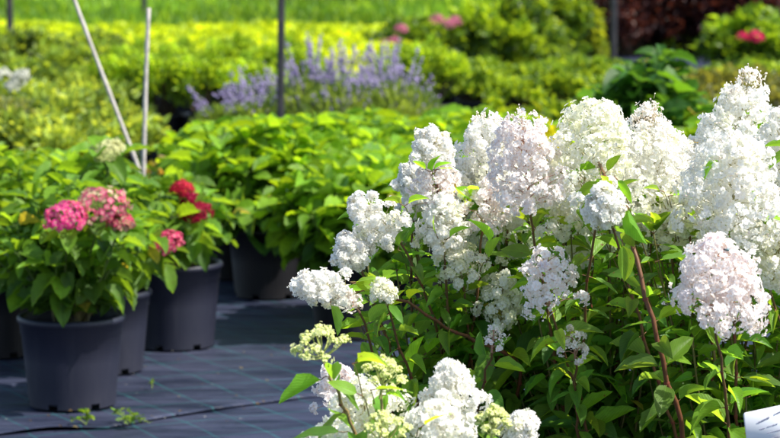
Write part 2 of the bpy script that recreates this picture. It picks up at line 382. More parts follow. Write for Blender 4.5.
# ------------------------------------------------------------------ flower heads
def panicle(parent, base, axis, R_, L, kind='white', shape='cone', seed=0, fl=.0155, dens=1.0, name='flower_head', label=None, budtop=0.):
    """one panicle: clusters of four-sepal florets round a branched axis. base/axis in the parent's space"""
    r = np.random.default_rng(seed + 1000); G = Geo()
    ax = norm(np.asarray(list(axis), float)); base = np.asarray(list(base), float)
    s1 = norm(np.cross(ax, [.3, 1, .2])); s2 = np.cross(ax, s1)
    def prof(t):
        if shape == 'dome': return np.minimum(1, (np.clip(t, 0, 1) / .2)) ** .5 * np.sqrt(np.clip(1 - (np.clip(t - .2, 0, 1) / .8) ** 1.5, 0, 1))
        if shape == 'bell': return np.minimum(1, (t / .08)) ** .5 * np.sqrt(np.clip(1 - t ** 2.3, 0, 1)) * (1 + .08 * np.sin(t * 9))
        if shape == 'cone': return np.minimum(1, (t / .16)) ** .55 * (1 - t) ** .62 * 1.18
        return np.minimum(1, (t / .12)) ** .6 * (1 - t ** 2.6) ** .6   # block
    Rc = R_ * 1.2; R_ = Rc; nc = int(42 * dens * max(.55, (R_ * L / (.08 * .17)) ** .6))
    t = (np.arange(nc) + .5) / nc; t = .02 + .95 * t ** .9; ga = np.arange(nc) * 2.39996 + r.uniform(0, 6)
    rr = prof(t) * R_ * r.uniform(.62, 1.10, nc)
    rc = np.maximum(R_ * .27 * r.uniform(.6, 1.25, nc), .009) * (.65 + .35 * prof(t))
    out = np.cos(ga)[:, None] * s1 + np.sin(ga)[:, None] * s2
    cen = base + ax * (t * L)[:, None] + out * np.maximum(rr - rc * .7, 0)[:, None]
    outn = norm(out * .9 + ax * (.15 + .9 * t ** 2)[:, None])
    bend = s1 * r.normal(0, .10) * L + s2 * r.normal(0, .06) * L; cen = cen + np.outer(t ** 2, bend)
    # rachis and side branches
    stemc = {'bud': (.45, .5, .18), 'pink': (.36, .20, .14)}.get(kind, (.30, .27, .12))
    tube(G, [base - ax * .01, base + ax * L * .5 + bend * .25, base + ax * L * .93 + bend * .85], [.0024, .0016, .0007], stemc, 5, 1)
    for i in range(nc):
        a0 = base + ax * max(0, (t[i] - .16)) * L
        tube(G, [a0, (a0 + cen[i]) / 2 + ax * .004, cen[i]], [.0011, .0008, .0006], np.array(stemc) * 1.3, 3, 1)
    per = int((21 if kind != 'bud' else 13) * dens)
    ci = np.repeat(np.arange(nc), per); n = len(ci)
    dr = rand_dirs(n, r) + outn[ci] * .95; dr = norm(dr)
    loc = cen[ci] + dr * (rc[ci] * np.where(r.random(n) < .15, r.uniform(1.1, 1.5, n), r.uniform(.72, 1.10, n)))[:, None]
    lt = ((loc - base) @ ax) / L
    # inner florets so that no dark hole shows through the head
    m_ = int(n * .35); ti = r.uniform(.04, .88, m_); gi = r.uniform(0, 6.283, m_); ri = prof(ti) * R_ * r.uniform(.2, .72, m_)
    lin = base + ax * (ti * L)[:, None] + (np.cos(gi)[:, None] * s1 + np.sin(gi)[:, None] * s2) * ri[:, None]
    din = norm((np.cos(gi)[:, None] * s1 + np.sin(gi)[:, None] * s2) + r.normal(0, .3, (m_, 3)))
    if kind != 'bud' and dens > .55:
        loc = np.vstack([loc, lin]); dr = np.vstack([dr, din]); ci = np.r_[ci, r.integers(0, nc, m_)]; lt = np.r_[lt, ti * 0]; n = len(loc)
    sz = fl * r.uniform(.62, 1.18, n)
    nrm = norm(dr + r.normal(0, .27, (n, 3)))
    spin = rand_dirs(n, r)
    B = basis(np.cross(nrm, spin), nrm, sz, sz, sz)
    # blend: columns x,y in petal plane, z = normal
    base_c = {'white': (.99, .983, .955), 'pink': (.99, .962, .962), 'cream': (.985, .98, .93), 'bud': (.80, .85, .38)}[kind]
    cols = np.tile(base_c, (n, 1)) * r.uniform(.93, 1.05, (n, 1))
    clp = r.random(nc)[ci]
    pk = np.clip((clp - (.9 if kind != 'pink' else .72)) * 2.2, 0, 1)[:, None] * r.random((n, 1))
    if kind in ('pink', 'white'): cols = cols * (1 - pk * np.array([.01, .14, .06]))
    if kind in ('white', 'cream'):
        g = (clp < (.12 if kind == 'white' else .4))[:, None] & (r.random((n, 1)) < .5); cols = np.where(g, cols * np.array([.98, .98, .80]), cols)
    ccol = np.tile({'white': (.94, .92, .80), 'pink': (.94, .80, .70), 'cream': (.90, .90, .66), 'bud': (.72, .78, .28)}[kind], (n, 1))
    if budtop:
        keep = (lt < 1 - budtop) | (r.random(n) < .42)
        cols, ccol, loc, dr, lt, sz, B, nrm, spin = [x[keep] for x in (cols, ccol, loc, dr, lt, sz, B, nrm, spin)]; n = len(loc)
    isbud = (lt > 1 - budtop) & (r.random(n) < .6) if budtop else np.zeros(n, bool)
    if kind == 'bud':
        rr_ = 0
        isbud = r.random(n) < .55
    else: isbud |= r.random(n) < .05
    f = ~isbud
    scatter_multi(G, FL, B[f], loc[f], cols[f], 0, ccol[f], r)
    # small button in the centre of each floret
    bs = sz[f] * .075
    G.scatter(OCT, basis(nrm[f], spin[f], bs, bs), loc[f] + nrm[f] * bs[:, None] * 1.2, ccol[f] * .9, 0)
    # closed buds on short stalks
    bl = loc[isbud]; nb = len(bl)
    if nb:
        k = 3; bl = np.repeat(bl, k, 0) + r.normal(0, .0032 if not budtop else .0048, (nb * k, 3)); bn = np.repeat(dr[isbud], k, 0)
        br = r.uniform(.0013, .0026, len(bl)) * (1.15 if kind == 'bud' else .85)
        bc = np.tile((.82, .88, .34) if kind in ('bud',) else ((.95, .84, .74) if kind != 'cream' else (.88, .88, .58)), (len(bl), 1)) * r.uniform(.8, 1.15, (len(bl), 1))
        G.scatter(BALL, basis(bn, rand_dirs(len(bl), r), br, br), bl, bc, 2)
        G.scatter(STK, basis(-bn - ax * .6, rand_dirs(len(bl), r), np.full(len(bl), .0004), r.uniform(.006, .011, len(bl)), np.full(len(bl), .0004)), bl, np.tile((.72, .78, .34) if kind == 'bud' else (.82, .70, .52), (len(bl), 1)), 1)
    o = G.build(name, [M['petal'], M['stem'], M['bud']], parent)
    if label: o['label'] = label
    return o

def bud_head(parent, base, axis, R_, L, seed=0, label=None, nb=15):
    r = np.random.default_rng(seed + 300); G = Geo(); ax = norm(np.asarray(list(axis), float)); base = np.asarray(list(base), float)
    s1 = norm(np.cross(ax, [.3, 1, .2])); s2 = np.cross(ax, s1); sc_ = (.42, .46, .14)
    tube(G, [base - ax * .01, base + ax * L * .4, base + ax * L * .8], [.0022, .0017, .0010], sc_, 5, 1)
    for i in range(nb):
        q = math.sqrt((i + .3) / nb); a = i * 2.4 + r.uniform(-.2, .2); o_ = (math.cos(a) * s1 + math.sin(a) * s2)
        tip = base + o_ * R_ * q * .9 + ax * L * (.86 - .55 * q * q + r.uniform(-.06, .06)); st = base + ax * L * (.45 - .4 * q)
        P = bez(st, (st + tip) / 2 - ax * L * .06 + o_ * R_ * .12, tip, 6); tube(G, P, np.linspace(.0014, .0009, 6), sc_, 4, 1)
        m = 12; d = norm(rand_dirs(m, r) + ax * .8 + o_ * .4); rr = r.uniform(.35, 1.0, m)[:, None] * R_ * .26; e = tip + d * rr * [1, 1, .8]
        for j in range(m): tube(G, [tip, (tip + e[j]) / 2, e[j]], .0005, (.55, .58, .20), 3, 1)
        b = r.uniform(.0014, .0030, m); cc = np.array([.80, .86, .30]) * r.uniform(.8, 1.15, (m, 1)); G.scatter(BALL, basis(d, rand_dirs(m, r), b, b), e, cc, 2)
        k = 7; dd = norm(rand_dirs(k, r) + ax * .9); e2 = tip + dd * R_ * .24 * r.uniform(.7, 1.1, (k, 1)); sz = r.uniform(.005, .010, k)
        scatter_multi(G, FL, basis(np.cross(dd, rand_dirs(k, r)), dd, sz, sz, sz), e2, np.tile((.92, .94, .55), (k, 1)) * r.uniform(.85, 1.05, (k, 1)), 0, np.tile((.75, .8, .25), (k, 1)), r)
    o = G.build('flower_head', [M['petal'], M['stem'], M['bud']], parent)
    if label: o['label'] = label
    return o

def mophead(parent, base, axis, R_, col, ccol, seed=0, label=None, flat=.62, fl=.024, n=150, mixcol=None, mixp=0):
    r = np.random.default_rng(seed + 50); G = Geo(); ax = norm(np.asarray(list(axis), float)); base = np.asarray(list(base), float); fl = fl * .86
    c = base + ax * R_ * flat * .3
    d = rand_dirs(n * 2, r); k = d @ ax; d = d[k > -.38][:n]; n = len(d)
    lump = 1 + .14 * np.sin(d[:, 0] * 7 + seed) * np.cos(d[:, 2] * 6 + seed)
    loc = c + (d - np.outer(d @ ax, ax) * (1 - flat)) * R_ * (r.uniform(.86, 1.02, n) * lump)[:, None]
    nrm = norm(d + r.normal(0, .25, (n, 3))); sz = fl * r.uniform(.75, 1.15, n); sp = rand_dirs(n, r)
    cols = np.tile(col, (n, 1)) * r.uniform(.75, 1.15, (n, 1))
    if mixcol is not None:
        q = r.random(n) < mixp; cols[q] = np.asarray(mixcol) * r.uniform(.85, 1.1, (q.sum(), 1))
    scatter_multi(G, FL[:3], basis(np.cross(nrm, sp), nrm, sz, sz, sz), loc, cols, 0, np.tile(ccol, (n, 1)), r)
    bs = sz * .08; G.scatter(OCT, basis(nrm, sp, bs, bs), loc + nrm * bs[:, None] * 2, np.tile(ccol, (n, 1)) * .8, 0)
    for i in range(0, n, 3): tube(G, [base - ax * .015, (base + loc[i]) / 2 - ax * .002, loc[i]], .0011, (.18, .22, .06), 3, 1)
    o = G.build('flower_head', [M['petal'], M['stem']], parent)
    if label: o['label'] = label
    return o

# ------------------------------------------------------------------ leaves along stems
def stem_leaves(P, rng, L=(.07, .11), wr=.5, start=.25, step=.05, tip_scale=.7, petiole=.012, droop=.25, skip=.1):
    """opposite pairs along polyline P -> dir, up, loc, length"""
    seg = np.linalg.norm(np.diff(P, axis=0), axis=1); cum = np.r_[0, np.cumsum(seg)]; tot = cum[-1]
    out = []; s = tot * start + rng.uniform(0, step); k = 0; a0 = rng.uniform(0, math.pi)
    while s < tot - .004:
        i = min(np.searchsorted(cum, s) - 1, len(P) - 2); f = (s - cum[i]) / max(seg[i], 1e-6)
        p = P[i] * (1 - f) + P[i + 1] * f; T = norm(P[i + 1] - P[i])
        A = norm(np.cross(T, [.2, .9, .3])); Bv = np.cross(T, A)
        ang = a0 + k * math.pi / 2
        q = s / tot; ln = rng.uniform(*L) * (1 - (1 - tip_scale) * max(0, (q - .55) / .45)); lk = rng.uniform(.85, 1.15)
        for sg in (0, math.pi):
            if rng.random() < skip: continue
            th = ang + sg + rng.normal(0, .25); o = A * math.cos(th) + Bv * math.sin(th)
            d = norm(o + T * rng.uniform(.1, .5)); d[2] -= rng.uniform(0, droop) * (1.3 - q); d = norm(d)
            out.append((p, d, ln * lk * rng.uniform(.85, 1.1), q))
        s += step * rng.uniform(.75, 1.25); k += 1
    return out
def emit_leaves(G, GS, recs, temps, rng, wr, cdark, clight, petiole, pcol=(.16, .16, .05), upj=.35, hue=1.):
    if not recs: return
    loc = np.array([r_[0] for r_ in recs]); d = np.array([r_[1] for r_ in recs]); ln = np.array([r_[2] for r_ in recs]); q = np.array([r_[3] for r_ in recs])
    n = len(recs)
    if petiole:
        end = loc + d * petiole
        GS.scatter(STK, basis(d, rand_dirs(n, rng), np.full(n, .0012), np.full(n, petiole * 1.1), np.full(n, .0012)), loc, np.tile(pcol, (n, 1)))
        loc = end
    up = np.tile([0., 0, 1], (n, 1)) + rng.normal(0, upj, (n, 3))
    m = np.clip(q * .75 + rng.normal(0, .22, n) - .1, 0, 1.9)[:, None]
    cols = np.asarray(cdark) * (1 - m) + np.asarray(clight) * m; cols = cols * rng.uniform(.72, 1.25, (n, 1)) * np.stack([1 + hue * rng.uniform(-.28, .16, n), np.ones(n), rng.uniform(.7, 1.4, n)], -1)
    lt_ = rng.random(n) < .07 * hue; cols[lt_] = cols[lt_] * np.array([1.7, 1.45, 1.1])
    yl = rng.random(n) < .004; cols[yl] = np.array([.26, .26, .04])
    B = basis(d, up, ln * wr * rng.uniform(.85, 1.15, n), ln, ln)
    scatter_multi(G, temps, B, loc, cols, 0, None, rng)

# ------------------------------------------------------------------ panicle hydrangeas (the white ones)
def panicle_plant(bpx, Y, label, heads, fillers, seed, rx=.27, ry=.24, zlo=.36, zhi=.93, group='white panicle hydrangeas in pots', pot_r=.13, lean=(0, 0), extra=()):
    rng = np.random.default_rng(seed)
    b = at(bpx, 300, Y); t = thing('potted_panicle_hydrangea', (b.x, Y, .012), label, 'hydrangea', group)
    zs = pot_parts(t, pot_r, .24, M['pot'], seed); org = np.array([b.x, Y, .012]); recs = []; GS = Geo(); GL = Geo()
    for hi, h in enumerate(heads):
        px, py, hy, wpx, hpx, kind, shape, tilt, fwd = h[:9]; opt = h[9] if len(h) > 9 else {}
        c = np.array(at(px, py, hy)); k = hy / F_PX; ax = norm(np.array([math.sin(R(tilt)), -math.sin(R(fwd)), math.cos(R(tilt)) * math.cos(R(fwd))]))
        L = hpx * k; Rr = wpx * k / 2; base = c - ax * L * .5 - org
        if opt.get('stem', 1):
            if 'way' in opt: pts = [np.array(at(*q)) - org for q in opt['way']]
            else:
                pts = []
            s0 = np.array([rng.uniform(-.05, .05), rng.uniform(-.05, .05), zs - .01])
            if pts: P = spline([s0] + pts + [np.array(at(*opt['end'])) - org if 'end' in opt else base], 30)
            else:
                ctrl = s0 * .35 + base * .65; ctrl[:2] = s0[:2] * .45 + base[:2] * .55 + rng.normal(0, .02, 2); ctrl[2] = s0[2] + (base[2] - s0[2]) * rng.uniform(.45, .65)
                ctrl -= ax * .03
                P = bez(s0, ctrl, base, 18); P[1:-1] += rng.normal(0, .0022, (len(P) - 2, 3))
            if pts: P[2:-1] += rng.normal(0, .0022, (len(P) - 3, 3))
            n = len(P); th = opt.get('thick', 1.0); rad = np.linspace(.0042, .0022, n) * th
            q = np.linspace(0, 1, n)[:, None]; red = np.array([.14, .035, .022]); grn = np.array([.15, .13, .05])
            G = Geo(); tube(G, P, rad, red * (1 - q) + (red * .45 + grn * .55) * q if kind != 'bud' else red * .6 * (1 - q) + np.array([.30, .24, .10]) * q, 7)
            # joints
            for jt in np.arange(.25, .95, .12):
                i = int(jt * (n - 1)); dd = P[i + 1] - P[i]; tube(G, [P[i] - dd * .1, P[i], P[i] + dd * .1], [rad[i] * .9, rad[i] * 1.35, rad[i] * .9], red * 1.2, 7)
            G.build('stem', M['stem'], t)
            recs += stem_leaves(P, rng, opt.get('leafL', (.060, .092)), start=.22, step=.044, tip_scale=.6, droop=.35, skip=opt.get('skip', .12))
        if kind == 'bud': bud_head(t, base, ax, Rr, L, seed * 31 + hi, opt.get('label'), opt.get('nb', 15)); continue
        panicle(t, base, ax, Rr, L, kind, shape, seed * 31 + hi, opt.get('fl', .0146), opt.get('dens', 1.0), label=opt.get('label'), budtop=opt.get('budtop', 0.))
    for i in range(fillers):
        a = rng.uniform(0, 2 * math.pi); rad = math.sqrt(rng.uniform(.05, 1)); z = zlo + (zhi - zlo) * rng.random() ** .8
        g = .45 + .55 * min(1, (z - zlo) / (zhi - zlo) * 1.6)
        e = np.array([lean[0] * z + rx * g * rad * math.cos(a), lean[1] * z + ry * g * rad * math.sin(a), z])
        s0 = np.array([rng.uniform(-.06, .06), rng.uniform(-.06, .06), zs]); c = np.array([s0[0] * .4 + e[0] * .6, s0[1] * .4 + e[1] * .6, zs + (z - zs) * .4])
        P = bez(s0, c, e, 12); nn = len(P); q = np.linspace(0, 1, nn)[:, None]
        tube(GS, P, np.linspace(.0036, .0016, nn), np.array([.12, .05, .03]) * (1 - q) + np.array([.16, .16, .05]) * q, 5)
        recs += stem_leaves(P, rng, (.05, .085), start=.25, step=.038, tip_scale=.5, droop=.6)
        tp = [(P[-1], norm(np.array([math.cos(aa), math.sin(aa), rng.uniform(.2, 1.0)])), rng.uniform(.035, .06), 1.25) for aa in rng.uniform(0, 6.28, 4)]
        recs += tp
    for ex, ey, eY, ea, el, eq in extra:
        p0 = np.array(at(ex, ey, eY)) - org; recs.append((p0, norm(np.array([math.cos(R(ea)), rng.uniform(-.5, .1), math.sin(R(ea))])), el, eq))
        tube(GS, bez(np.array([0, 0, zs]), np.array([p0[0] * .8, max(.06, p0[1] + .10), p0[2] - .03]), p0, 12), np.linspace(.002, .0008, 12), (.2, .16, .05), 4)
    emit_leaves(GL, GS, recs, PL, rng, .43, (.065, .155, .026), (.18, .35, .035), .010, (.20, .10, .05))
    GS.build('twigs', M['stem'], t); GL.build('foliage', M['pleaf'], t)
    return t

W, P_, C_, B_ = 'white', 'pink', 'cream', 'bud'
panicle_plant(455, 5.2, 'bushy white hydrangea left of the others with one head drooping over the dark pots', [
    (433, 149, 5.0, 42, 38, W, 'dome', -6, 10), (437, 186, 5.0, 54, 44, P_, 'dome', -12, 20, {'dens': .8}),
    (373, 222, 4.95, 42, 62, W, 'block', -55, 5, {'label': 'broad white flower head leaning left'}), (351, 251, 4.93, 36, 34, W, 'dome', -30, 15),
    (322, 286, 4.85, 38, 58, W, 'block', -72, 15, {'way': [(520, 380, 5.05), (450, 330, 4.95), (385, 292, 4.87)], 'label': 'white flower head drooping at the far left'}),
    (441, 224, 4.95, 50, 56, W, 'cone', -8, 10), (484, 156, 5.1, 58, 84, W, 'dome', -4, 8, {'budtop': .06}), (488, 205, 4.98, 46, 48, P_, 'dome', 10, 20, {'dens': .8}),
    (459, 262, 4.98, 46, 40, C_, 'dome', -10, 20, {'dens': .75}), (502, 300, 5.0, 44, 62, C_, 'dome', 0, 25, {'dens': .8}), (478, 290, 5.1, 34, 40, C_, 'dome', -8, 20, {'dens': .7}),
    (384, 290, 4.8, 28, 22, C_, 'dome', -10, 10, {'dens': .8, 'fl': .009, 'label': 'small cream head just opening'}), (352, 300, 4.86, 20, 22, P_, 'dome', -30, 10, {'dens': .5, 'fl': .010}),
    (493, 338, 4.75, 24, 20, P_, 'dome', 5, 10, {'dens': .35, 'fl': .010, 'budtop': .5, 'label': 'tiny sparse pink flower head'}),
    (410, 178, 5.15, 30, 30, W, 'dome', -10, 10), (505, 238, 5.15, 50, 46, C_, 'dome', 0, 15, {'dens': .8}), (470, 232, 5.2, 46, 50, W, 'dome', -6, 10), (412, 214, 5.2, 34, 44, W, 'dome', -10, 10), (462, 190, 5.15, 44, 60, W, 'dome', -8, 10), (508, 200, 5.1, 44, 60, W, 'dome', 0, 10), (505, 160, 5.15, 46, 60, W, 'dome', 0, 10), (536, 262, 5.3, 36, 40, W, 'dome', 0, 10),
], 48, 11, extra=[(430, 172, 4.88, 35, .035, 1.8), (430, 172, 4.88, 150, .03, 1.8), (432, 176, 4.88, 85, .035, 1.9), (434, 170, 4.88, 10, .035, 1.8), (492, 246, 4.84, 118, .062, 1.8), (486, 262, 4.84, 60, .05, 1.2), (404, 206, 4.88, 30, .04, 1.9), (404, 206, 4.88, 150, .035, 1.5), (398, 250, 4.86, 75, .04, 1.3), (438, 238, 4.88, 110, .035, 1.4), (446, 240, 4.88, 40, .045, 1.4), (330, 300, 4.83, -80, .06, 1.2), (350, 282, 4.82, -10, .065, 1.5), (352, 284, 4.82, 25, .05, 1.3)])
panicle_plant(600, 5.15, 'tall white hydrangea in the middle of the row with dense upright heads', [
    (525, 162, 4.8, 68, 100, P_, 'dome', -6, 14, {'budtop': .07, 'label': 'tall flower head flushed with pale pink'}),
    (604, 202, 4.7, 44, 40, W, 'dome', 20, 10), (656, 166, 4.95, 92, 118, W, 'cone', 3, 10, {'budtop': .16, 'dens': 1.1}),
    (546, 279, 4.7, 58, 58, P_, 'bell', -8, 14, {'dens': .72, 'label': 'loose head shaded with lilac pink'}), (576, 344, 4.75, 30, 32, P_, 'dome', 0, 20, {'dens': .45, 'fl': .012}),
    (574, 262, 5.1, 36, 34, C_, 'dome', 4, 15, {'dens': .6}), (628, 232, 5.1, 46, 40, C_, 'dome', 0, 10, {'dens': .7}), (618, 172, 5.1, 60, 84, W, 'dome', 5, 10), (562, 188, 5.05, 56, 66, W, 'dome', 0, 10), (636, 210, 5.05, 66, 60, W, 'dome', 0, 10), (578, 222, 5.15, 50, 40, W, 'dome', 0, 10, {'dens': .7}), (594, 235, 5.25, 44, 36, C_, 'dome', 0, 10, {'dens': .6}), (560, 215, 5.0, 40, 46, C_, 'dome', -5, 20, {'dens': .7}),
], 62, 12)
panicle_plant(745, 4.95, 'white hydrangea with a thick red brown stem and a fly resting on its roundest head', [
    (588, 156, 4.86, 98, 112, C_, 'dome', 8, 10, {'way': [(705, 500, 4.7), (678, 418, 4.62), (655, 330, 4.56), (634, 250, 4.60), (614, 196, 4.68), (604, 172, 4.76)], 'end': (597, 160, 4.86), 'thick': 1.3, 'skip': .3, 'label': 'large cream white flower head'}),
    (604, 206, 4.62, 40, 38, W, 'dome', -24, 10, {'label': 'small white head beside the thick stem'}),
    (668, 224, 4.9, 64, 56, C_, 'dome', -10, 20, {'dens': .62, 'label': 'loose cream head with gaps'}), (735, 188, 4.65, 98, 108, W, 'dome', 6, 12, {'dens': 1.15, 'label': 'large conical white head'}),
    (724, 284, 4.42, 84, 80, P_, 'bell', 12, 16, {'dens': 1.15, 'label': 'big round white head flushed pink below'}), (690, 180, 5.05, 66, 74, W, 'dome', 0, 10), (676, 250, 5.15, 44, 36, C_, 'dome', 0, 10, {'dens': .6}), (756, 240, 4.9, 56, 50, W, 'dome', 0, 10), (688, 222, 4.95, 60, 60, W, 'dome', 0, 10), (706, 196, 4.85, 40, 50, W, 'dome', -8, 10), (712, 236, 4.75, 34, 30, B_, 'dome', 0, 10, {'fl': .009, 'dens': .8}),
    (690, 210, 4.85, 46, 44, C_, 'dome', 0, 15, {'dens': .8}), (655, 285, 5.2, 30, 28, C_, 'dome', 0, 10, {'dens': .5}), (702, 345, 4.9, 26, 30, P_, 'dome', 0, 20, {'dens': .4, 'fl': .012}),
], 60, 13, extra=[(722, 158, 4.6, -145, .045, 1.2), (724, 158, 4.6, 60, .02, 1.5), (668, 196, 4.8, 10, .035, 1.5), (664, 192, 4.8, 160, .03, 1.4), (600, 170, 4.7, -80, .05, .8), (614, 176, 4.65, -50, .05, 1.3), (626, 205, 4.56, -60, .07, 1.4), (622, 240, 4.56, -85, .065, .7), (655, 262, 4.54, 20, .06, 1.0), (560, 172, 4.78, 10, .03, 1.3)])
panicle_plant(890, 5.15, 'white hydrangea at the right edge whose tallest head ends in a pointed tip of buds', [
    (736, 121, 5.05, 78, 96, W, 'cone', -3, 8, {'budtop': .2, 'label': 'pointed white head topped with buds'}), (779, 150, 4.85, 62, 92, W, 'dome', 8, 10),
    (776, 250, 4.7, 44, 88, C_, 'dome', 5, 10), (820, 180, 4.8, 80, 110, W, 'dome', 6, 10), (850, 260, 4.8, 70, 80, P_, 'dome', 6, 10), (770, 200, 5.1, 60, 60, W, 'dome', 6, 10), (712, 140, 5.2, 36, 46, W, 'dome', -4, 8),
], 52, 14, extra=[(796, 148, 4.7, 172, .05, .9), (798, 156, 4.7, 190, .055, .7), (790, 225, 4.6, 150, .05, .9)])
front = panicle_plant(400, 4.22, 'low foreground hydrangea mixing yellow green buds with white heads', [
    (319, 345, 4.05, 62, 36, B_, 'dome', -14, 14, {'way': [(392, 560, 4.15), (366, 470, 4.08), (340, 398, 4.04)], 'skip': .35, 'dens': 1.0, 'fl': .0085, 'label': 'yellow green head of closed buds on a bare stem'}),
    (384, 376, 4.08, 52, 38, B_, 'dome', 10, 10, {'fl': .0085, 'dens': 1.0}), (338, 386, 4.45, 48, 44, P_, 'dome', -20, 10, {'dens': .7}),
    (366, 412, 4.2, 78, 56, C_, 'dome', -6, 20, {'fl': .014}), (449, 396, 4.2, 66, 70, W, 'cone', 0, 14, {'fl': .015, 'label': 'conical pure white head'}),
    (440, 426, 4.12, 64, 46, W, 'dome', 0, 20, {'fl': .014}), (494, 421, 4.05, 40, 40, B_, 'dome', 8, 14, {'fl': .010, 'dens': 1.1}), (386, 430, 3.98, 52, 44, B_, 'dome', -5, 20, {'fl': .010}),
    (330, 452, 4.15, 70, 44, W, 'dome', -16, 20), (520, 430, 4.2, 34, 34, W, 'dome', 20, 20),
], 12, 15, rx=.16, ry=.13, zlo=.40, zhi=.56, pot_r=.13, extra=[(326, 376, 4.03, -148, .075, 1.2), (328, 378, 4.03, -35, .06, 1.1), (370, 390, 4.02, 10, .06, 1.6), (362, 396, 4.02, 150, .05, 1.5), (345, 432, 4.0, 176, .075, 1.0), (352, 364, 4.03, 20, .05, 1.3), (420, 428, 3.98, 40, .05, 1.5)])

# ------------------------------------------------------------------ broad-leaved hydrangeas (mopheads)
def mop_plant(loc, label, seed, height=.62, radius=.22, nst=14, heads=(), pot=(.164, .272), potm='pot', group=None, rz=0, leafL=(.072, .112), cd=(.045, .11, .016), cl=(.14, .27, .022), zmin=.0, petiole=.02, low=None):
    rng = np.random.default_rng(seed); t = thing('potted_hydrangea', loc, label, 'hydrangea', group, rz)
    zs = pot_parts(t, pot[0], pot[1], M[potm], seed); GS = Geo(); GL = Geo(); recs = []
    org = np.array(list(loc))
    tips = []
    for i in range(nst):
        a = i * 2.4 + rng.normal(0, .2); rr = radius * math.sqrt((i + .5) / nst); tips.append((rr * math.cos(a), rr * math.sin(a), zs + (height - zs) * (1 - .45 * (rr / radius) ** 2) * rng.uniform(.88, 1.05)))
    hs = []
    for (px, py, hy, wpx, col, ccol, mixc, mixp, lab) in heads:
        c = np.array(at(px, py, hy)) - org; hs.append((c, wpx * hy / F_PX / 2, col, ccol, mixc, mixp, lab))
    for k, e in enumerate(tips + [h[0] for h in hs]):
        e = np.array(e); s0 = np.array([rng.uniform(-.05, .05), rng.uniform(-.05, .05), zs])
        c = s0 * .45 + e * .55; c[2] = zs + (e[2] - zs) * .45; c[:2] += rng.normal(0, .01, 2)
        P = bez(s0, c, e, 10); q = np.linspace(0, 1, 10)[:, None]
        tube(GS, P, np.linspace(.0045, .003, 10), np.array([.16, .12, .06]) * (1 - q) + np.array([.09, .17, .03]) * q, 6)
        isn = k >= nst
        recs += stem_leaves(P, rng, leafL, start=.22, step=.034, tip_scale=.75, droop=.4, skip=.05)
        if not isn:
            a0 = rng.uniform(0, 6.28)
            for j in range(6):
                aa = a0 + j * 1.047 + rng.normal(0, .15); el = rng.uniform(.0, .35) if j % 2 else rng.uniform(.5, 1.1)
                recs.append((P[-1], norm(np.array([math.cos(aa), math.sin(aa), el])), rng.uniform(*leafL) * (.95 if j % 2 else .62), 1.0 if j % 2 else 1.3))
    recs = [q_ for q_ in recs if q_[0][2] + q_[1][2] * q_[2] - q_[2] * .22 > (pot[1] if low is None else low) + (.015 if math.hypot(q_[0][0], q_[0][1]) > .07 else .0)]
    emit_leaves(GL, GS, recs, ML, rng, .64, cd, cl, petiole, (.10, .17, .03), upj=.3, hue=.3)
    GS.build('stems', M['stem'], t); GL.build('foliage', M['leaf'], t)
    for i, (c, rr, col, ccol, mixc, mixp, lab) in enumerate(hs):
        mophead(t, c, (rng.uniform(-.2, .2), -.35, 1), rr, col, ccol, seed * 7 + i, lab, flat=.3 if col[1] > .6 else .62, mixcol=mixc, mixp=mixp)
    return t
PINK, PC = (.92, .05, .36), (.9, .6, .5); RED = (.62, .008, .08)
zp = .012
def gp(px, Y): return (at(px, 219, Y).x, Y, zp)
G1 = 'potted mophead hydrangeas on the left'
mop_plant(gp(70, 7.80), 'pink flowering hydrangea in the frontmost big charcoal pot', 21, .66, .25, 26, [
    (66, 221, 7.44, 44, PINK, PC, None, 0, 'magenta pink flower head'), (102, 210, 7.50, 54, (.82, .10, .27), PC, (.78, .66, .40), .34, 'pink head with fading cream centre'), (120, 224, 7.50, 26, (.6, .05, .15), PC, (.55, .35, .2), .4, 'small browning pink flower head')], group=G1, cd=(.04, .10, .014), cl=(.14, .28, .022))
mop_plant(gp(102, 8.42), 'hydrangea with a bright pink head in the pot half hidden by the front pot', 22, .72, .24, 22, [
    (167, 246, 7.95, 34, (.80, .05, .22), PC, None, 0, 'bright pink head low on the right'), (107, 149, 8.15, 32, (.75, .75, .42), (.6, .62, .25), None, 0, 'flat cream flower head'), (108, 156, 8.12, 24, (.62, .68, .30), (.6, .62, .25), None, 0, 'pale green cream head')], pot=(.160, .262), group=G1, cd=(.04, .10, .014), cl=(.14, .28, .022))
mop_plant(gp(174, 8.92), 'red flowering hydrangea in the rightmost charcoal pot of the left group', 23, .57, .20, 15, [
    (182, 191, 8.5, 22, RED, (.7, .2, .05), None, 0, 'red flower head'), (197, 215, 8.45, 32, (.42, .01, .05), (.3, .02, .05), None, 0, 'dark crimson flower head'), (190, 203, 8.55, 22, (.5, .01, .08), (.3, .02, .05), None, 0, None)], pot=(.168, .29), group=G1, cd=(.04, .10, .014), cl=(.14, .28, .022))
mop_plant(gp(-8, 8.75), 'leafy green hydrangea cut by the left edge beside the pink one', 24, .66, .27, 24, [(34, 168, 8.9, 12, (.8, .2, .3), PC, None, 0, None)], group=G1, potm='potdark', cd=(.045, .11, .014), cl=(.16, .30, .022))
mop_plant(gp(40, 9.35), 'leafy green hydrangea standing behind the front pink one', 25, .62, .28, 22, (), group=G1, potm='potdark', cd=(.045, .11, .014), cl=(.16, .30, .022))
mop_plant(gp(-50, 9.6), 'green hydrangea at the left edge further back', 26, .66, .28, 22, (), group=G1, potm='potdark', cd=(.045, .11, .014), cl=(.16, .30, .022))

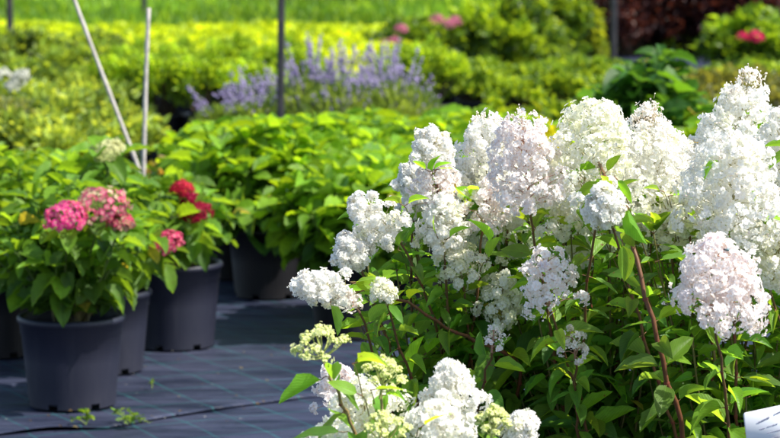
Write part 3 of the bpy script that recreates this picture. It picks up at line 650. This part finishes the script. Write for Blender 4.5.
LG = dict(cd=(.04, .115, .014), cl=(.18, .34, .018), leafL=(.09, .135), low=.08)
A = mop_plant(gp(352, 9.15), 'flowerless leafy hydrangea nearest the drooping white flower head', 31, .60, .30, 32, (), group='flowerless green hydrangeas in the middle rows', potm='potdark', **LG)
Bp = mop_plant(gp(268, 10.15), 'taller bare stemmed green hydrangea right of the red flowering one', 32, .66, .32, 36, (), group='flowerless green hydrangeas in the middle rows', potm='potdark', petiole=.03, **LG)
# fabric label on the pot of the nearest one
grp = 'flowerless green hydrangeas in the middle rows'
lab2 = 'flowerless green hydrangea in the middle rows of dark pots'
mids = [(228, 10.7, .9, .84), (415, 9.5, 1.0, 1.0), (450, 10.3, 1.02, 1.0), (345, 10.4, 1.0, 1.0), (310, 10.9, 1.05, 1.03), (262, 11.2, 1.0, 1.02), (360, 11.7, 1.05, 1.0), (425, 11.5, 1.05, .98),
        (485, 11.8, 1.05, 1.0), (540, 11.5, 1.0, .98), (505, 10.6, 1.0, .96), (600, 11.6, 1.05, 1.0), (575, 10.5, 1, .95), (700, 11.9, 1.05, 1.0), (745, 11.5, 1.0, .95), (640, 10.6, 1., .95), (720, 10.5, 1, .95), (790, 11.2, 1, 1), (800, 10.2, 1, 1), (470, 12.9, 1, .98), (395, 12.9, 1, .9), (335, 12.8, 1, .9)]
for i, (px, Y, s, sz) in enumerate(mids):
    copy_thing(A if i % 2 else Bp, gp(px, Y), random.uniform(0, 6.28), (s, (1.45 - Y * .0738) / .69 * random.uniform(.95, 1.05)), lab2, grp)
mop_plant(gp(650, 11.0), 'dark glossy broad leaved hydrangea rising above the white flower heads', 33, .90, .24, 20, (), potm='potdark', cd=(.02, .075, .015), cl=(.055, .15, .02), leafL=(.10, .16), low=.3)

# ------------------------------------------------------------------ background shrubs
def leaf_shrub(name, loc, label, cat, group, rad, h, n, leaf, c1, c2, seed, pot=None, temps=SL, up=.6, shell=.5, wr=.5, trunk=True, clump=26, dirup=.5, lift=0.):
    rng = np.random.default_rng(seed); t = thing(name, loc, label, cat, group); z0 = 0
    if pot: z0 = pot_parts(t, pot[0], pot[1], M['potdark'], seed, seg=24)
    z0 += lift
    # clumps of leaves spread through a lumpy dome
    cl = rand_dirs(clump, rng); cl[:, 2] = np.abs(cl[:, 2]); cr = rng.uniform(shell, .92, clump)[:, None]
    hc = (h - z0) * .52; cen = cl * cr * np.array([rad, rad, hc]) + np.array([0, 0, z0 + (h - z0) * .40])
    if not pot: cen[::3, 2] *= .35; cen[1::6, 2] *= .5
    ci = rng.integers(0, clump, n); cs = rng.uniform(.22, .42, clump)
    off = rand_dirs(n, rng) * (rng.random(n) ** .4)[:, None] * cs[ci][:, None] * np.array([rad, rad, hc])
    p = cen[ci] + off; p[:, 2] = np.maximum(p[:, 2], z0 * .6 + .02)
    d = norm((p - np.array([0, 0, z0 + hc * .3])) * .6 / max(rad, h) + rng.normal(0, .6, (n, 3)) + [0, 0, dirup]); ln = leaf * rng.uniform(.7, 1.3, n)
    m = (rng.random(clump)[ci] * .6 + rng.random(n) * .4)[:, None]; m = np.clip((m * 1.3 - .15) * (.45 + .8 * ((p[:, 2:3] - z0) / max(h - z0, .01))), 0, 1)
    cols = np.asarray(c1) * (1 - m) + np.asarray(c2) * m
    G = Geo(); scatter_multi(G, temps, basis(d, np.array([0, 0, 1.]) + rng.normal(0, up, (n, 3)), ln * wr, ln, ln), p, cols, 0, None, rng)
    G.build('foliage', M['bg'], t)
    if trunk:
        G = Geo()
        for c in cen: tube(G, bez((rng.normal(0, rad * .08), rng.normal(0, rad * .08), max(z0 - lift - .02, 0)), (c[0] * .35, c[1] * .35, z0 * .6 + c[2] * .4), c, 6), np.linspace(.006, .002, 6) * (1 + rad), (.09, .06, .035), 4)
        G.build('stems', M['stem'], t)
    return t
def row(src, spots, label, group, smin=.9, smax=1.12):
    for px, Y in spots:
        copy_thing(src, gp(px, Y), random.uniform(0, 6.28), (random.uniform(smin, smax), random.uniform(smin, smax)), label, group)

# grass-green shrubs in black pots, left centre
g = 'bright green shrubs in black pots'
lb = 'bright green fine leaved shrub in a black pot with white label'
src = leaf_shrub('potted_shrub', gp(165, 16.0), lb, 'shrub', g, .24, .70, 2600, .045, (.06, .13, .012), (.30, .48, .03), 41, (.15, .30), wr=.35, dirup=1.0)
Gt = Geo(); Gt.add([(-.022, -.156, .15), (.022, -.156, .15), (.022, -.158, .20), (-.022, -.158, .20), (-.022, -.159, .15), (.022, -.159, .15), (.022, -.161, .20), (-.022, -.161, .20)], [np.array([(0, 3, 2, 1), (4, 5, 6, 7), (0, 1, 5, 4), (3, 7, 6, 2), (0, 4, 7, 3), (1, 2, 6, 5)])]); Gt.build('label_sticker', M['label'], src, smooth=False)
for px, Y in [(208, 15.9), (250, 16.1), (122, 16.2), (185, 17.6), (235, 17.5), (140, 17.8), (290, 17.4), (275, 19.0), (225, 19.2), (175, 19.2), (320, 19.3), (130, 19.6), (400, 17.0), (365, 18.8), (410, 19.0), (430, 16.6)]:
    k_ = 1.0 if Y < 18 else .62; copy_thing(src, gp(px, Y), random.uniform(-.35, .35), (random.uniform(.92, 1.1), k_ * random.uniform(.9, 1.08)), lb, g)
# variegated dull shrubs on the left
g = 'pale variegated shrubs on the left'; lb = 'pale yellow green variegated shrub in a pot on the left'
src = leaf_shrub('potted_shrub', gp(20, 13.0), lb, 'shrub', g, .30, .58, 1300, .06, (.04, .09, .016), (.42, .58, .10), 42, (.14, .24), wr=.42, shell=.3, up=.9)
row(src, [(75, 12.7), (-35, 13.2), (120, 13.4), (50, 14.2), (-5, 14.3), (95, 14.6), (10, 15.6), (60, 15.9), (-50, 15.4), (105, 16.0)], lb, g)
g = 'muted green shrubs behind the variegated ones'; lb = 'muted green twiggy shrub on the left in front of the yellow rows'
src = leaf_shrub('potted_shrub', gp(30, 17.6), lb, 'shrub', g, .34, .54, 1200, .06, (.02, .05, .012), (.26, .40, .05), 43, (.15, .2), shell=.35)
row(src, [(85, 17.9), (-20, 18.0), (5, 19.8), (60, 20.0), (110, 20.2), (-45, 20.2), (35, 22.0), (90, 22.4), (-10, 22.5)], lb, g)
# orange tinted shrub
leaf_shrub('potted_shrub', gp(192, 11.9), 'small orange and yellow leaved shrub between the red flowers and black pots', 'shrub', None, .22, .40, 1300, .045, (.14, .14, .03), (.40, .30, .07), 44, (.12, .15), wr=.5)
leaf_shrub('potted_shrub', gp(150, 12.2), 'small yellow green shrub beside the foot of the canes', 'shrub', None, .20, .34, 1300, .04, (.10, .12, .02), (.36, .34, .05), 45, (.12, .15), wr=.5)
# yellow rows
g = 'golden yellow shrubs in the far rows'; lb = 'golden yellow low shrub in the far rows before the lawn'
src = leaf_shrub('potted_shrub', gp(20, 30), lb, 'shrub', g, .44, .36, 1700, .07, (.16, .27, .012), (.48, .62, .03), 46, (.15, .2), shell=.4, trunk=False)
sp = []
for Y, x0 in ((22.6, 10), (23.8, -20), (25.1, 20), (26.4, -25), (27.6, 0), (28.7, -10)):
    px = x0
    lim = 440 if Y > 27 else 420
    while px < lim:
        sp.append((px + random.uniform(-6, 6), Y + random.uniform(-.3, .3))); px += 42 * 28 / Y * 1.35
sp = [s for s in sp if not (s[1] < 27 and s[0] > 130 and random.random() < .0)]
row(src, sp, lb, g)
g = 'lime green shrubs between the rows'; lb = 'lime green low shrub in the rows behind the lavender'
src = leaf_shrub('potted_shrub', gp(170, 21.5), lb, 'shrub', g, .36, .34, 1600, .06, (.15, .25, .012), (.52, .64, .03), 47, (.15, .2), shell=.4, trunk=False)
row(src, [(px + random.uniform(-8, 8), Y) for Y in (20.6, 21.5) for px in range(120 if Y < 22 else 100, 440, 44)], lb, g)
# hedge row right of the lavender
g = 'yellow green shrubs in the row behind the white flowers'; lb = 'yellow green bushy shrub in the row behind the white flowers'
src = leaf_shrub('potted_shrub', gp(440, 19.6), lb, 'shrub', g, .30, .44, 1500, .045, (.04, .11, .012), (.30, .46, .03), 48, (.14, .2), shell=.4)
row(src, [(px + random.uniform(-6, 6), Y + random.uniform(-.3, .3)) for Y in (18.3, 19.6) for px in range(476, 800, 40)], lb, g)
g = 'olive brown shrubs at the right'; lb = 'olive and rust tinted twiggy shrub right of the dark glossy plant'
src = leaf_shrub('potted_shrub', gp(690, 16.0), lb, 'shrub', g, .26, .56, 1100, .045, (.05, .065, .02), (.22, .26, .05), 49, (.14, .2), shell=.3)
row(src, [(730, 16.4), (770, 16.0), (655, 17.0), (712, 17.6), (755, 17.7), (790, 17.4)], lb, g)
for px, Y in [(640, 20.5), (676, 20.3), (712, 20.6), (748, 20.4), (784, 20.5)]: copy_thing(src, gp(px, Y), random.uniform(0, 6.28), (1.05, .62), lb, g)
g = 'fresh green leafy shrubs at the right edge'; lb = 'fresh green leafy shrub behind the tallest white head'
src = leaf_shrub('potted_shrub', gp(762, 13.8), lb, 'shrub', g, .24, .50, 1300, .055, (.04, .10, .012), (.22, .34, .02), 50, (.14, .2), shell=.4)
row(src, [(800, 14.0), (720, 14.2), (590, 14.0), (545, 14.4), (500, 14.3)], lb, g)
leaf_shrub('potted_shrub', gp(540, 9.9), 'small golden leaved sprig rising behind the cream flower heads', 'shrub', None, .12, .80, 300, .06, (.2, .25, .02), (.42, .46, .02), 51, (.12, .2), shell=.4)
leaf_shrub('potted_shrub', gp(703, 9.2), 'golden yellow leaved shrub just left of the pointed white head', 'shrub', None, .12, .70, 420, .05, (.26, .28, .02), (.56, .52, .02), 52, (.12, .2), shell=.4)

# lavender
def lavender(loc, label, group, seed, n=56, h=.74, spike=True):
    rng = np.random.default_rng(seed); t = thing('potted_lavender', loc, label, 'lavender', group); z0 = pot_parts(t, .15, .26, M['potdark'], seed, seg=24)
    a = rng.uniform(0, 6.28, n); q = rng.random(n) ** .5; e = np.stack([.21 * q * np.cos(a), .19 * q * np.sin(a), h * (1 - .25 * q ** 2) * rng.uniform(.66, 1.06, n)], -1)
    GS = Geo()
    for i in range(n):
        s0 = np.array([.05 * math.cos(a[i]), .05 * math.sin(a[i]), z0]); c = np.array([e[i][0] * .45, e[i][1] * .45, z0 + (e[i][2] - z0) * .6])
        P = bez(s0, c, e[i], 7); tube(GS, P, .0022, (.16, .24, .09), 3)
        if spike:
            T = norm(P[-1] - P[-2]); m = 20; tt = rng.uniform(-.06, .13, m); pos = P[-1] + T * (tt - .04)[:, None] + rng.normal(0, .005, (m, 3))
            r_ = rng.uniform(.004, .0075, m); cc = np.array([.36, .30, .53]) * rng.uniform(.65, 1.25, (m, 1))
            GF = Geo(); GF.scatter(OCT, basis(np.tile(T, (m, 1)), rand_dirs(m, rng), r_, r_ * 1.5), pos, cc); GF.build('flower_spike', M['bud'], t)
    k = 2600; d = rand_dirs(k, rng); d[:, 2] = np.abs(d[:, 2]) + .6; d = norm(d); p = np.array([0, 0, z0]) + d * (rng.random(k) ** .5 * (.36 if n > 30 else .2))[:, None]
    cols = np.array([.10, .18, .05]) + rng.random((k, 1)) * np.array([.10, .14, .02]); ln = rng.uniform(.04, .07, k)
    G = Geo(); scatter_multi(G, NL, basis(d, rand_dirs(k, rng), ln * .16, ln), p, cols, 0, None, rng); G.build('foliage', M['bg'], t)
    GS.build('stems', M['stem'], t)
    return t
g = 'lavender plants in bloom beside the dark pole'; lb = 'lavender with many upright purple flower spikes right of the dark pole'
lv = lavender(gp(310, 14.9), lb, g, 61)
for px, Y in [(345, 14.7), (372, 15.1), (396, 14.8)]:
    copy_thing(lv, gp(px, Y), random.uniform(0, 6.28), (random.uniform(.85, 1), random.uniform(.92, 1.06)), lb, g)
g2 = 'sparse lavender left of the dark pole'; lb2 = 'sparse lavender with thin arching stems left of the dark pole'
lv2 = lavender(gp(255, 14.8), lb2, g2, 62, n=18, h=.62)
copy_thing(lv2, gp(225, 15.0), 2.1, (1, .95), lb2, g2); copy_thing(lv2, gp(278, 15.4), 4.0, (1, 1), lb2, g2)

# round bushes further back
def bloom(parent, px, py, Y, r, col, org, seed, lab=None):
    c = np.array(at(px, py, Y)) - np.array(list(org)); mophead(parent, c, (0, -.5, 1), r, col, tuple(x * .8 for x in col), seed, lab, fl=r * .5, n=70)
o = gp(505, 25.5); b = leaf_shrub('flowering_bush', o, 'big round dark green bush with pale pink flowers at its upper left', 'bush', None, .60, .72, 4600, .10, (.012, .045, .010), (.24, .40, .02), 71, None, shell=.6, clump=40)
for i, (px, py, Y) in enumerate([(437, 20, 25.0), (448, 25, 24.9), (455, 22, 25.1), (401, 30, 24.9), (394, 43, 24.8), (386, 45, 24.9), (427, 49, 24.7)]): bloom(b, px, py, Y, .065, (.72, .22, .36), o, 80 + i)
bloom(b, 405, 53, 24.7, .06, (.80, .76, .46), o, 95, 'cream flower head')
o = gp(410, 25.7); leaf_shrub('flowering_bush', o, 'dark green bush partly behind the lavender, left of the big round bush', 'bush', None, .42, .60, 2600, .075, (.025, .07, .012), (.13, .24, .02), 72, None, shell=.6)
o = gp(560, 26.6); leaf_shrub('flowering_bush', o, 'bright green bush at the right shoulder of the big round bush', 'bush', None, .30, .86, 2000, .08, (.05, .12, .012), (.26, .40, .02), 77, None, shell=.5)
o = gp(590, 27.5); leaf_shrub('flowering_bush', o, 'small yellow leaved shrub in front of the dark purple bushes', 'shrub', None, .22, .66, 1000, .07, (.08, .14, .02), (.32, .42, .03), 73, None, shell=.5)
o = gp(752, 23.2); b = leaf_shrub('flowering_bush', o, 'round green bush with one crimson flower near the right edge', 'bush', None, .50, .72, 3600, .10, (.012, .045, .010), (.20, .36, .02), 74, None, shell=.6, clump=36)
bloom(b, 755, 38, 22.5, .075, (.85, .02, .16), o, 96, 'crimson flower'); bloom(b, 742, 37, 22.5, .05, (.85, .02, .16), o, 97, 'crimson flower')
g = 'dark purple leaved bushes at the back right'; lb = 'tall dark purple leaved bush at the back right'
src = leaf_shrub('purple_bush', gp(625, 29.5), lb, 'bush', g, .85, 1.75, 7000, .075, (.02, .009, .010), (.075, .022, .025), 75, None, shell=.5, clump=44)
row(src, [(592, 30.5), (690, 30), (755, 29.6), (815, 30.4), (655, 31.5), (720, 31.8), (785, 31.6), (850, 30)], lb, g, .95, 1.1)
# white blurred blossoms at the far left
o = gp(10, 13.2); 
b = leaf_shrub('flowering_bush', o, 'grey green bush with a drooping white blossom at the left edge', 'bush', None, .22, .60, 900, .05, (.05, .08, .02), (.22, .27, .1), 76, (.14, .24))
for i, (px, py) in enumerate([(3, 76), (18, 82), (22, 76), (13, 86)]):
    c = np.array(at(px, py, 12.95)) - np.array(list(o)); mophead(b, c, (0, -.5, 1), .04, (.8, .8, .74), (.7, .7, .5), 110 + i, None, fl=.035, n=30)

# ------------------------------------------------------------------ ground
def sheet(name, x0, x1, y0, y1, z, mat, nx=2, ny=2, fn=None):
    xs = np.linspace(x0, x1, nx); ys = np.linspace(y0, y1, ny); X, Y = np.meshgrid(xs, ys); Z = np.full_like(X, z)
    if fn is not None: X, Y, Z = fn(X, Y, Z)
    i = np.arange(ny - 1)[:, None] * nx; j = np.arange(nx - 1)[None]
    F = np.stack([i + j, i + j + 1, i + nx + j + 1, i + nx + j], -1).reshape(-1, 4)
    G = Geo(); G.add(np.stack([X, Y, Z], -1).reshape(-1, 3), [F]); o = G.build(name, mat); o['kind'] = 'structure'; return o
sheet('ground', -300, 300, -60, 500, -.03, M['earth'])
sheet('lawn', -200, 200, 30.5, 400, .0, M['lawn'])
# seam line between the two fabric sheets
sp_ = [ground(-300, 452), ground(-60, 441), ground(0, 434), ground(60, 428.5), ground(110, 427), ground(160, 418), ground(240, 406), ground(310, 396), ground(600, 375), ground(1300, 345)]
SX = np.array([p.x for p in sp_]); SY = np.array([p.y for p in sp_])
def seam(x): return np.interp(x, SX, SY)
def nz(x, y):
    return .5 * (np.sin(x * 3.1 + y * 1.7) + np.sin(x * 7.3 - y * 5.1 + 1) * .5 + np.sin(x * 1.3 + y * 9.7 + 2) * .5)
def f_front(X, Y, Z):
    t = (Y - 3) / 2.0; Yn = 3 + t * (seam(X) + .05 - 3); return X, Yn, Z - .004 * 0 + nz(X, Yn) * .0
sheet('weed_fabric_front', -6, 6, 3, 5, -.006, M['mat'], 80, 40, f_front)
def f_back(X, Y, Z):
    t = (Y - 5) / 29.0; t = np.clip(t, 0, 1) ** 2.2; sy = seam(X); sy = sy + .006 * np.sin(X * 9) + .004 * np.sin(X * 23); Yn = sy + t * (30.2 - sy)
    dist = Yn - sy; gap = (.0002 + .009 * np.exp(-((X + .98) / .13) ** 2) + .003 * np.exp(-((X + .55) / .2) ** 2) + .001 * np.sin(X * 17)) * (X < -.3)
    Zn = Z + np.clip(gap, .0, 1) * np.exp(-(dist / .05) ** 1.0) + nz(X, Yn) * .0015 - .006 * np.exp(-(dist / .012) ** 2)
    return X, Yn, Zn
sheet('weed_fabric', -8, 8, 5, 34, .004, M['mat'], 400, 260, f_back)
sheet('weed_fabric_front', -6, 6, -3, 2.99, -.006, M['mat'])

# long grass in front of the lawn (uncountable)
rng = np.random.default_rng(5); n = 26000
gx = rng.uniform(-14, 14, n); gy = 30.5 + rng.random(n) ** 1.4 * 38; loc = np.stack([gx, gy, np.zeros(n)], -1)
d = norm(np.stack([rng.normal(0, .3, n), rng.normal(0, .3, n), np.ones(n)], -1)); ln = rng.uniform(.12, .38, n)
cc = np.array([.06, .14, .014]) + rng.random((n, 1)) * np.array([.12, .19, .012])
pn = (np.sin(gx * 1.1) + np.sin(gy * .5 + gx * .4))[:, None] * .16 + 1
G = Geo(); scatter_multi(G, NL, basis(d, rand_dirs(n, rng), ln * .14, ln), loc, cc * pn, 0, None, rng); tag(G.build('long_grass', M['bg']), 'bright green long grass at the edge of the lawn behind the rows', 'grass', kind='stuff')

# ------------------------------------------------------------------ poles and canes
def pole(px, Y, r, h, label, lean=0, pytop=None):
    x = gp(px, Y)[0]; t = thing('metal_pole', (x, Y, 0), label, 'pole')
    G = Geo(); k = r
    ring = np.array([(-k, -k), (-k * .7, -k * 1.12), (k * .7, -k * 1.12), (k, -k), (k * 1.12, k * .7), (k, k), (-k, k), (-k * 1.12, k * .7)])
    V = []; zs = [0, h * .25, h * .5, h * .75, h]
    for z in zs:
        for a, b in ring: V.append((a + lean * z, b, z))
    F = [(i * 8 + j, i * 8 + (j + 1) % 8, (i + 1) * 8 + (j + 1) % 8, (i + 1) * 8 + j) for i in range(4) for j in range(8)]
    G.add(V, [np.array(F), np.array([[32 + j for j in range(8)]])]); G.build('post', M['metal'], t, smooth=False)
    G = Geo(); 
    for z in np.arange(.3, h, .32): tube(G, [(lean * z, -k * 1.15, z), (lean * z, -k * 1.15 - .006, z)], .007, (1, 1, 1), 8, cap=True)
    G.build('bolts', M['metal'], t)
    G = Geo(); tube(G, [(0, 0, 0.0), (0, 0, .03)], [k * 2.2, k * 2.0], (1, 1, 1), 12, cap=True); G.build('base_plate', M['metal'], t)
    return t
pole(280, 14.3, .018, 2.6, 'dark square metal pole standing in front of the lavender', .012)
pole(13, 26.0, .030, 3.0, 'dark thin metal pole nearest the left edge')
pole(612, 27.0, .030, 3.0, 'dark metal pole in front of the purple bushes')
pole(146, 40.0, .035, 3.2, 'distant dark pole behind the upright cane')
def cane(p0, p1, r, label):
    p0, p1 = np.array(list(p0)), np.array(list(p1)); v = p1 - p0; loc = p0.copy()
    G = Geo(); n = 26; t = np.linspace(0, 1, n)[:, None]; P = v * t + np.stack([np.sin(t[:, 0] * 5) * .006, np.sin(t[:, 0] * 4) * .004, np.zeros(n)], -1)
    rad = np.array([r * (1.18 if i % 5 == 2 else 1.0) for i in range(n)]); tube(G, P, rad, (1, 1, 1), 8, cap=True)
    o = G.build('garden_cane', M['cane'], None, loc=loc); return tag(o, label, 'cane', 'pale garden canes')
def down(pa, pb, Y):      # line through two picture points at depth Y, run down to the ground
    a, b = at(*pa, Y), at(*pb, Y); s = (a.z - .0) / (a.z - b.z); return a + (b - a) * s, a
f1, t1 = down((71, -14), (133, 157), 9.9); cane(f1, t1, .0072, 'pale cane leaning left and running out of the top of the picture')
f2, t2 = down((150.5, 8), (143, 155), 9.75); cane(f2, t2, .0080, 'pale upright cane whose top end is in view')

# ------------------------------------------------------------------ plant label bottom right
def plant_label():
    c = at(743, 413, 4.28); t = thing('plant_label', (c.x + .055, 4.28, 0.0), 'white plastic plant label on a stake at the bottom right corner', 'label')
    org = Vector((c.x + .055, 4.28, 0)); u = Vector((math.cos(R(11)), .10, math.sin(R(11)))).normalized(); v = Vector((.16, .25, -1)); v = (v - u * v.dot(u)).normalized(); nn = u.cross(v).normalized()
    if nn.y > 0: nn = -nn
    p = c - org; Wd, Hd = .12, .085
    def quad(G, a, b, wd, hd, z, th=.0012, rc=.004):
        pts = []
        for (cx, cy, s) in ((rc, rc, 180), (wd - rc, rc, 270), (wd - rc, hd - rc, 0), (rc, hd - rc, 90)):
            for k in range(5):
                an = R(s + k * 22.5); pts.append((a + cx + rc * math.cos(an), b + cy + rc * math.sin(an)))
        k = len(pts); Vv = [list(p + u * x + v * y + nn * z) for x, y in pts] + [list(p + u * x + v * y + nn * (z + th)) for x, y in pts]
        G.add(Vv, [np.array([list(range(k))[::-1]]), np.array([[k + i for i in range(k)]]), np.array([(i, (i + 1) % k, k + (i + 1) % k, k + i) for i in range(k)])])
    G = Geo(); quad(G, 0, 0, Wd, Hd, 0); G.build('label_plate', M['label'], t, smooth=False)
    # small illegible lines of writing, as on the photograph
    r = random.Random(4); G = Geo()
    def word(x, y, wd, hgt, slope=-.28):
        n = int(wd / .0011)
        for i in range(n):
            h_ = hgt * r.uniform(.45, 1); x0 = x + i * .0011; y0 = y + slope * (i * .0011) + (hgt - h_) * .5
            quad(G, x0, y0, r.uniform(.0004, .0009), h_, .0014, .0001, .0002)
    word(.021, .021, .024, .0042); word(.052, .012, .020, .0040); word(.024, .034, .010, .0034, -.1); word(.037, .0325, .020, .003, -.1); word(.062, .030, .03, .003, -.1); word(.036, .044, .028, .0028, -.05); word(.070, .042, .03, .0028, -.05)
    word(.030, .056, .04, .0030, -.05); word(.030, .068, .05, .0030, -.05)
    G.build('writing', M['print'], t, smooth=False)
    G = Geo(); m = p + u * Wd * .5 + v * (Hd * .98); tube(G, [m - nn * .004, m * .5 + Vector((0, .0, 0)), (m.x * .9, m.y, .0)], [.004, .004, .003], (1, 1, 1), 6, cap=True); G.build('stake', M['label'], t)
plant_label()

# label sticker on the black pot nearest the drooping flower head
th = math.atan2(-1, -.35)
G = Geo(); rr = .1435
V = []
for z in (.072, .105):
    for q in np.linspace(-.17, .17, 5): V.append(((rr + (z - .09) * .1) * math.cos(th + q), (rr + (z - .17) * .1) * math.sin(th + q), z))
G.add(V, [np.array([(i, i + 1, 6 + i, 5 + i) for i in range(4)])]); o = G.build('label_sticker', M['label'], A)

# fly on the round head
c = at(727, 250, 4.255); fl_ = thing('fly', c, 'small metallic teal fly sitting on the roundest pink flushed white head', 'fly')
G = Geo(); G.add(BALL['v'] * [.0034, .0022, .0022] + [0.001, 0, 0], BALL['f'], (.0, .16, .17)); G.add(BALL['v'] * [.0019, .0019, .0018] + [-.0035, 0, 0.0003], BALL['f'], (.01, .05, .07)); G.add(BALL['v'] * .0011 + [-.0052, 0, 0], BALL['f'], (.10, .01, .01)); G.build('body', M['fly'], fl_)
G = Geo()
for s in (-1, 1):
    for k in (-1, 0, 1): tube(G, [(-.002 + k * .0015, 0, -.001), (-.002 + k * .003, s * .003, .0004), (-.002 + k * .004, s * .0042, -.003)], .00022, (.01, .01, .01), 4)
G.build('legs', M['fly'], fl_)
G = Geo()
for s in (-1, 1): G.add([(-.002, s * .001, .0018), (.002, s * .0035, .0024), (.0065, s * .0028, .0018), (.005, s * .0008, .002)], [np.array([(0, 1, 2, 3)])], (.25, .3, .32))
G.build('wings', M['fly'], fl_, smooth=False)
fl_.rotation_euler = (R(25), R(8), R(10))

# ------------------------------------------------------------------ bits on the fabric
def weed(px, py, seed, label, n, spread, L, flat):
    rng = np.random.default_rng(seed); g0 = ground(px, py); t = thing('weed_sprig', (g0.x, g0.y, .012), label, 'weed')
    G = Geo(); GS = Geo(); recs = []
    for i in range(n):
        a = rng.uniform(0, 6.28); e = np.array([math.cos(a) * spread * rng.uniform(.4, 1), math.sin(a) * spread * .5, rng.uniform(.0, flat)])
        P = bez((0, 0, -.005), e * .5 + [0, 0, .02], e, 8); tube(GS, P, .0012, (.22, .30, .06), 4)
        for k in range(2, 8): recs.append((P[k], norm(np.array([rng.normal(), rng.normal(), .5])), rng.uniform(*L), rng.random()))
    emit_leaves(G, GS, recs, PL, rng, .3, (.07, .15, .02), (.24, .36, .06), 0, upj=.8)
    G.build('leaves', M['pleaf'], t); GS.build('stems', M['stem'], t)
weed(86, 427, 1, 'flattened pale green weed at the fabric seam nearest the left', 5, .045, (.012, .028), .03)
weed(130, 426, 2, 'spiky green weed sprouting from the fabric seam', 11, .075, (.012, .022), .03)
weed(152, 391, 3, 'tiny green seedling beside the pot behind the front one', 2, .012, (.008, .014), .02)
weed(82, 305, 4, 'thin grass blade growing in the front pot', 0, .0, (.01, .02), .0) if False else None
r = random.Random(9)
for i, (px, py) in enumerate([(137, 397), (240, 372), (262, 405), (205, 421), (180, 400), (285, 352), (228, 349), (30, 425), (298, 392), (212, 388)] + [(r.uniform(125, 325), r.uniform(345, 432)) for _ in range(26)] + [(r.uniform(0, 120), r.uniform(412, 432)) for _ in range(8)]):
    g0 = ground(px, py); G = Geo(); T = FL[i % 4] if i % 3 == 0 else PL[i % 5]; s = (.007 if i % 3 == 0 else .012) * r.uniform(.6, 1.3)
    an = r.uniform(0, 6.28); m = basis(np.array([[math.cos(an), math.sin(an), .1]]), np.array([[0, 0, 1.]]), [s * .6], [s])
    colr = (.8, .78, .7) if i % 3 == 0 else r.choice([(.22, .15, .07), (.14, .09, .05), (.30, .24, .10)])
    G.scatter(T, m, np.array([[0, 0, .002]]), np.array([colr])); o = G.build('fallen_petal' if i % 3 == 0 else 'fallen_leaf', M['petal'], None, loc=(g0.x, g0.y, .0105))
    tag(o, 'tiny pale petal lying on the dark ground fabric' if i % 3 == 0 else 'tiny dry brown leaf lying on the dark ground fabric', 'petal' if i % 3 == 0 else 'leaf', 'petals fallen on the fabric' if i % 3 == 0 else 'dry leaves on the fabric')
print("objects", len(bpy.data.objects))
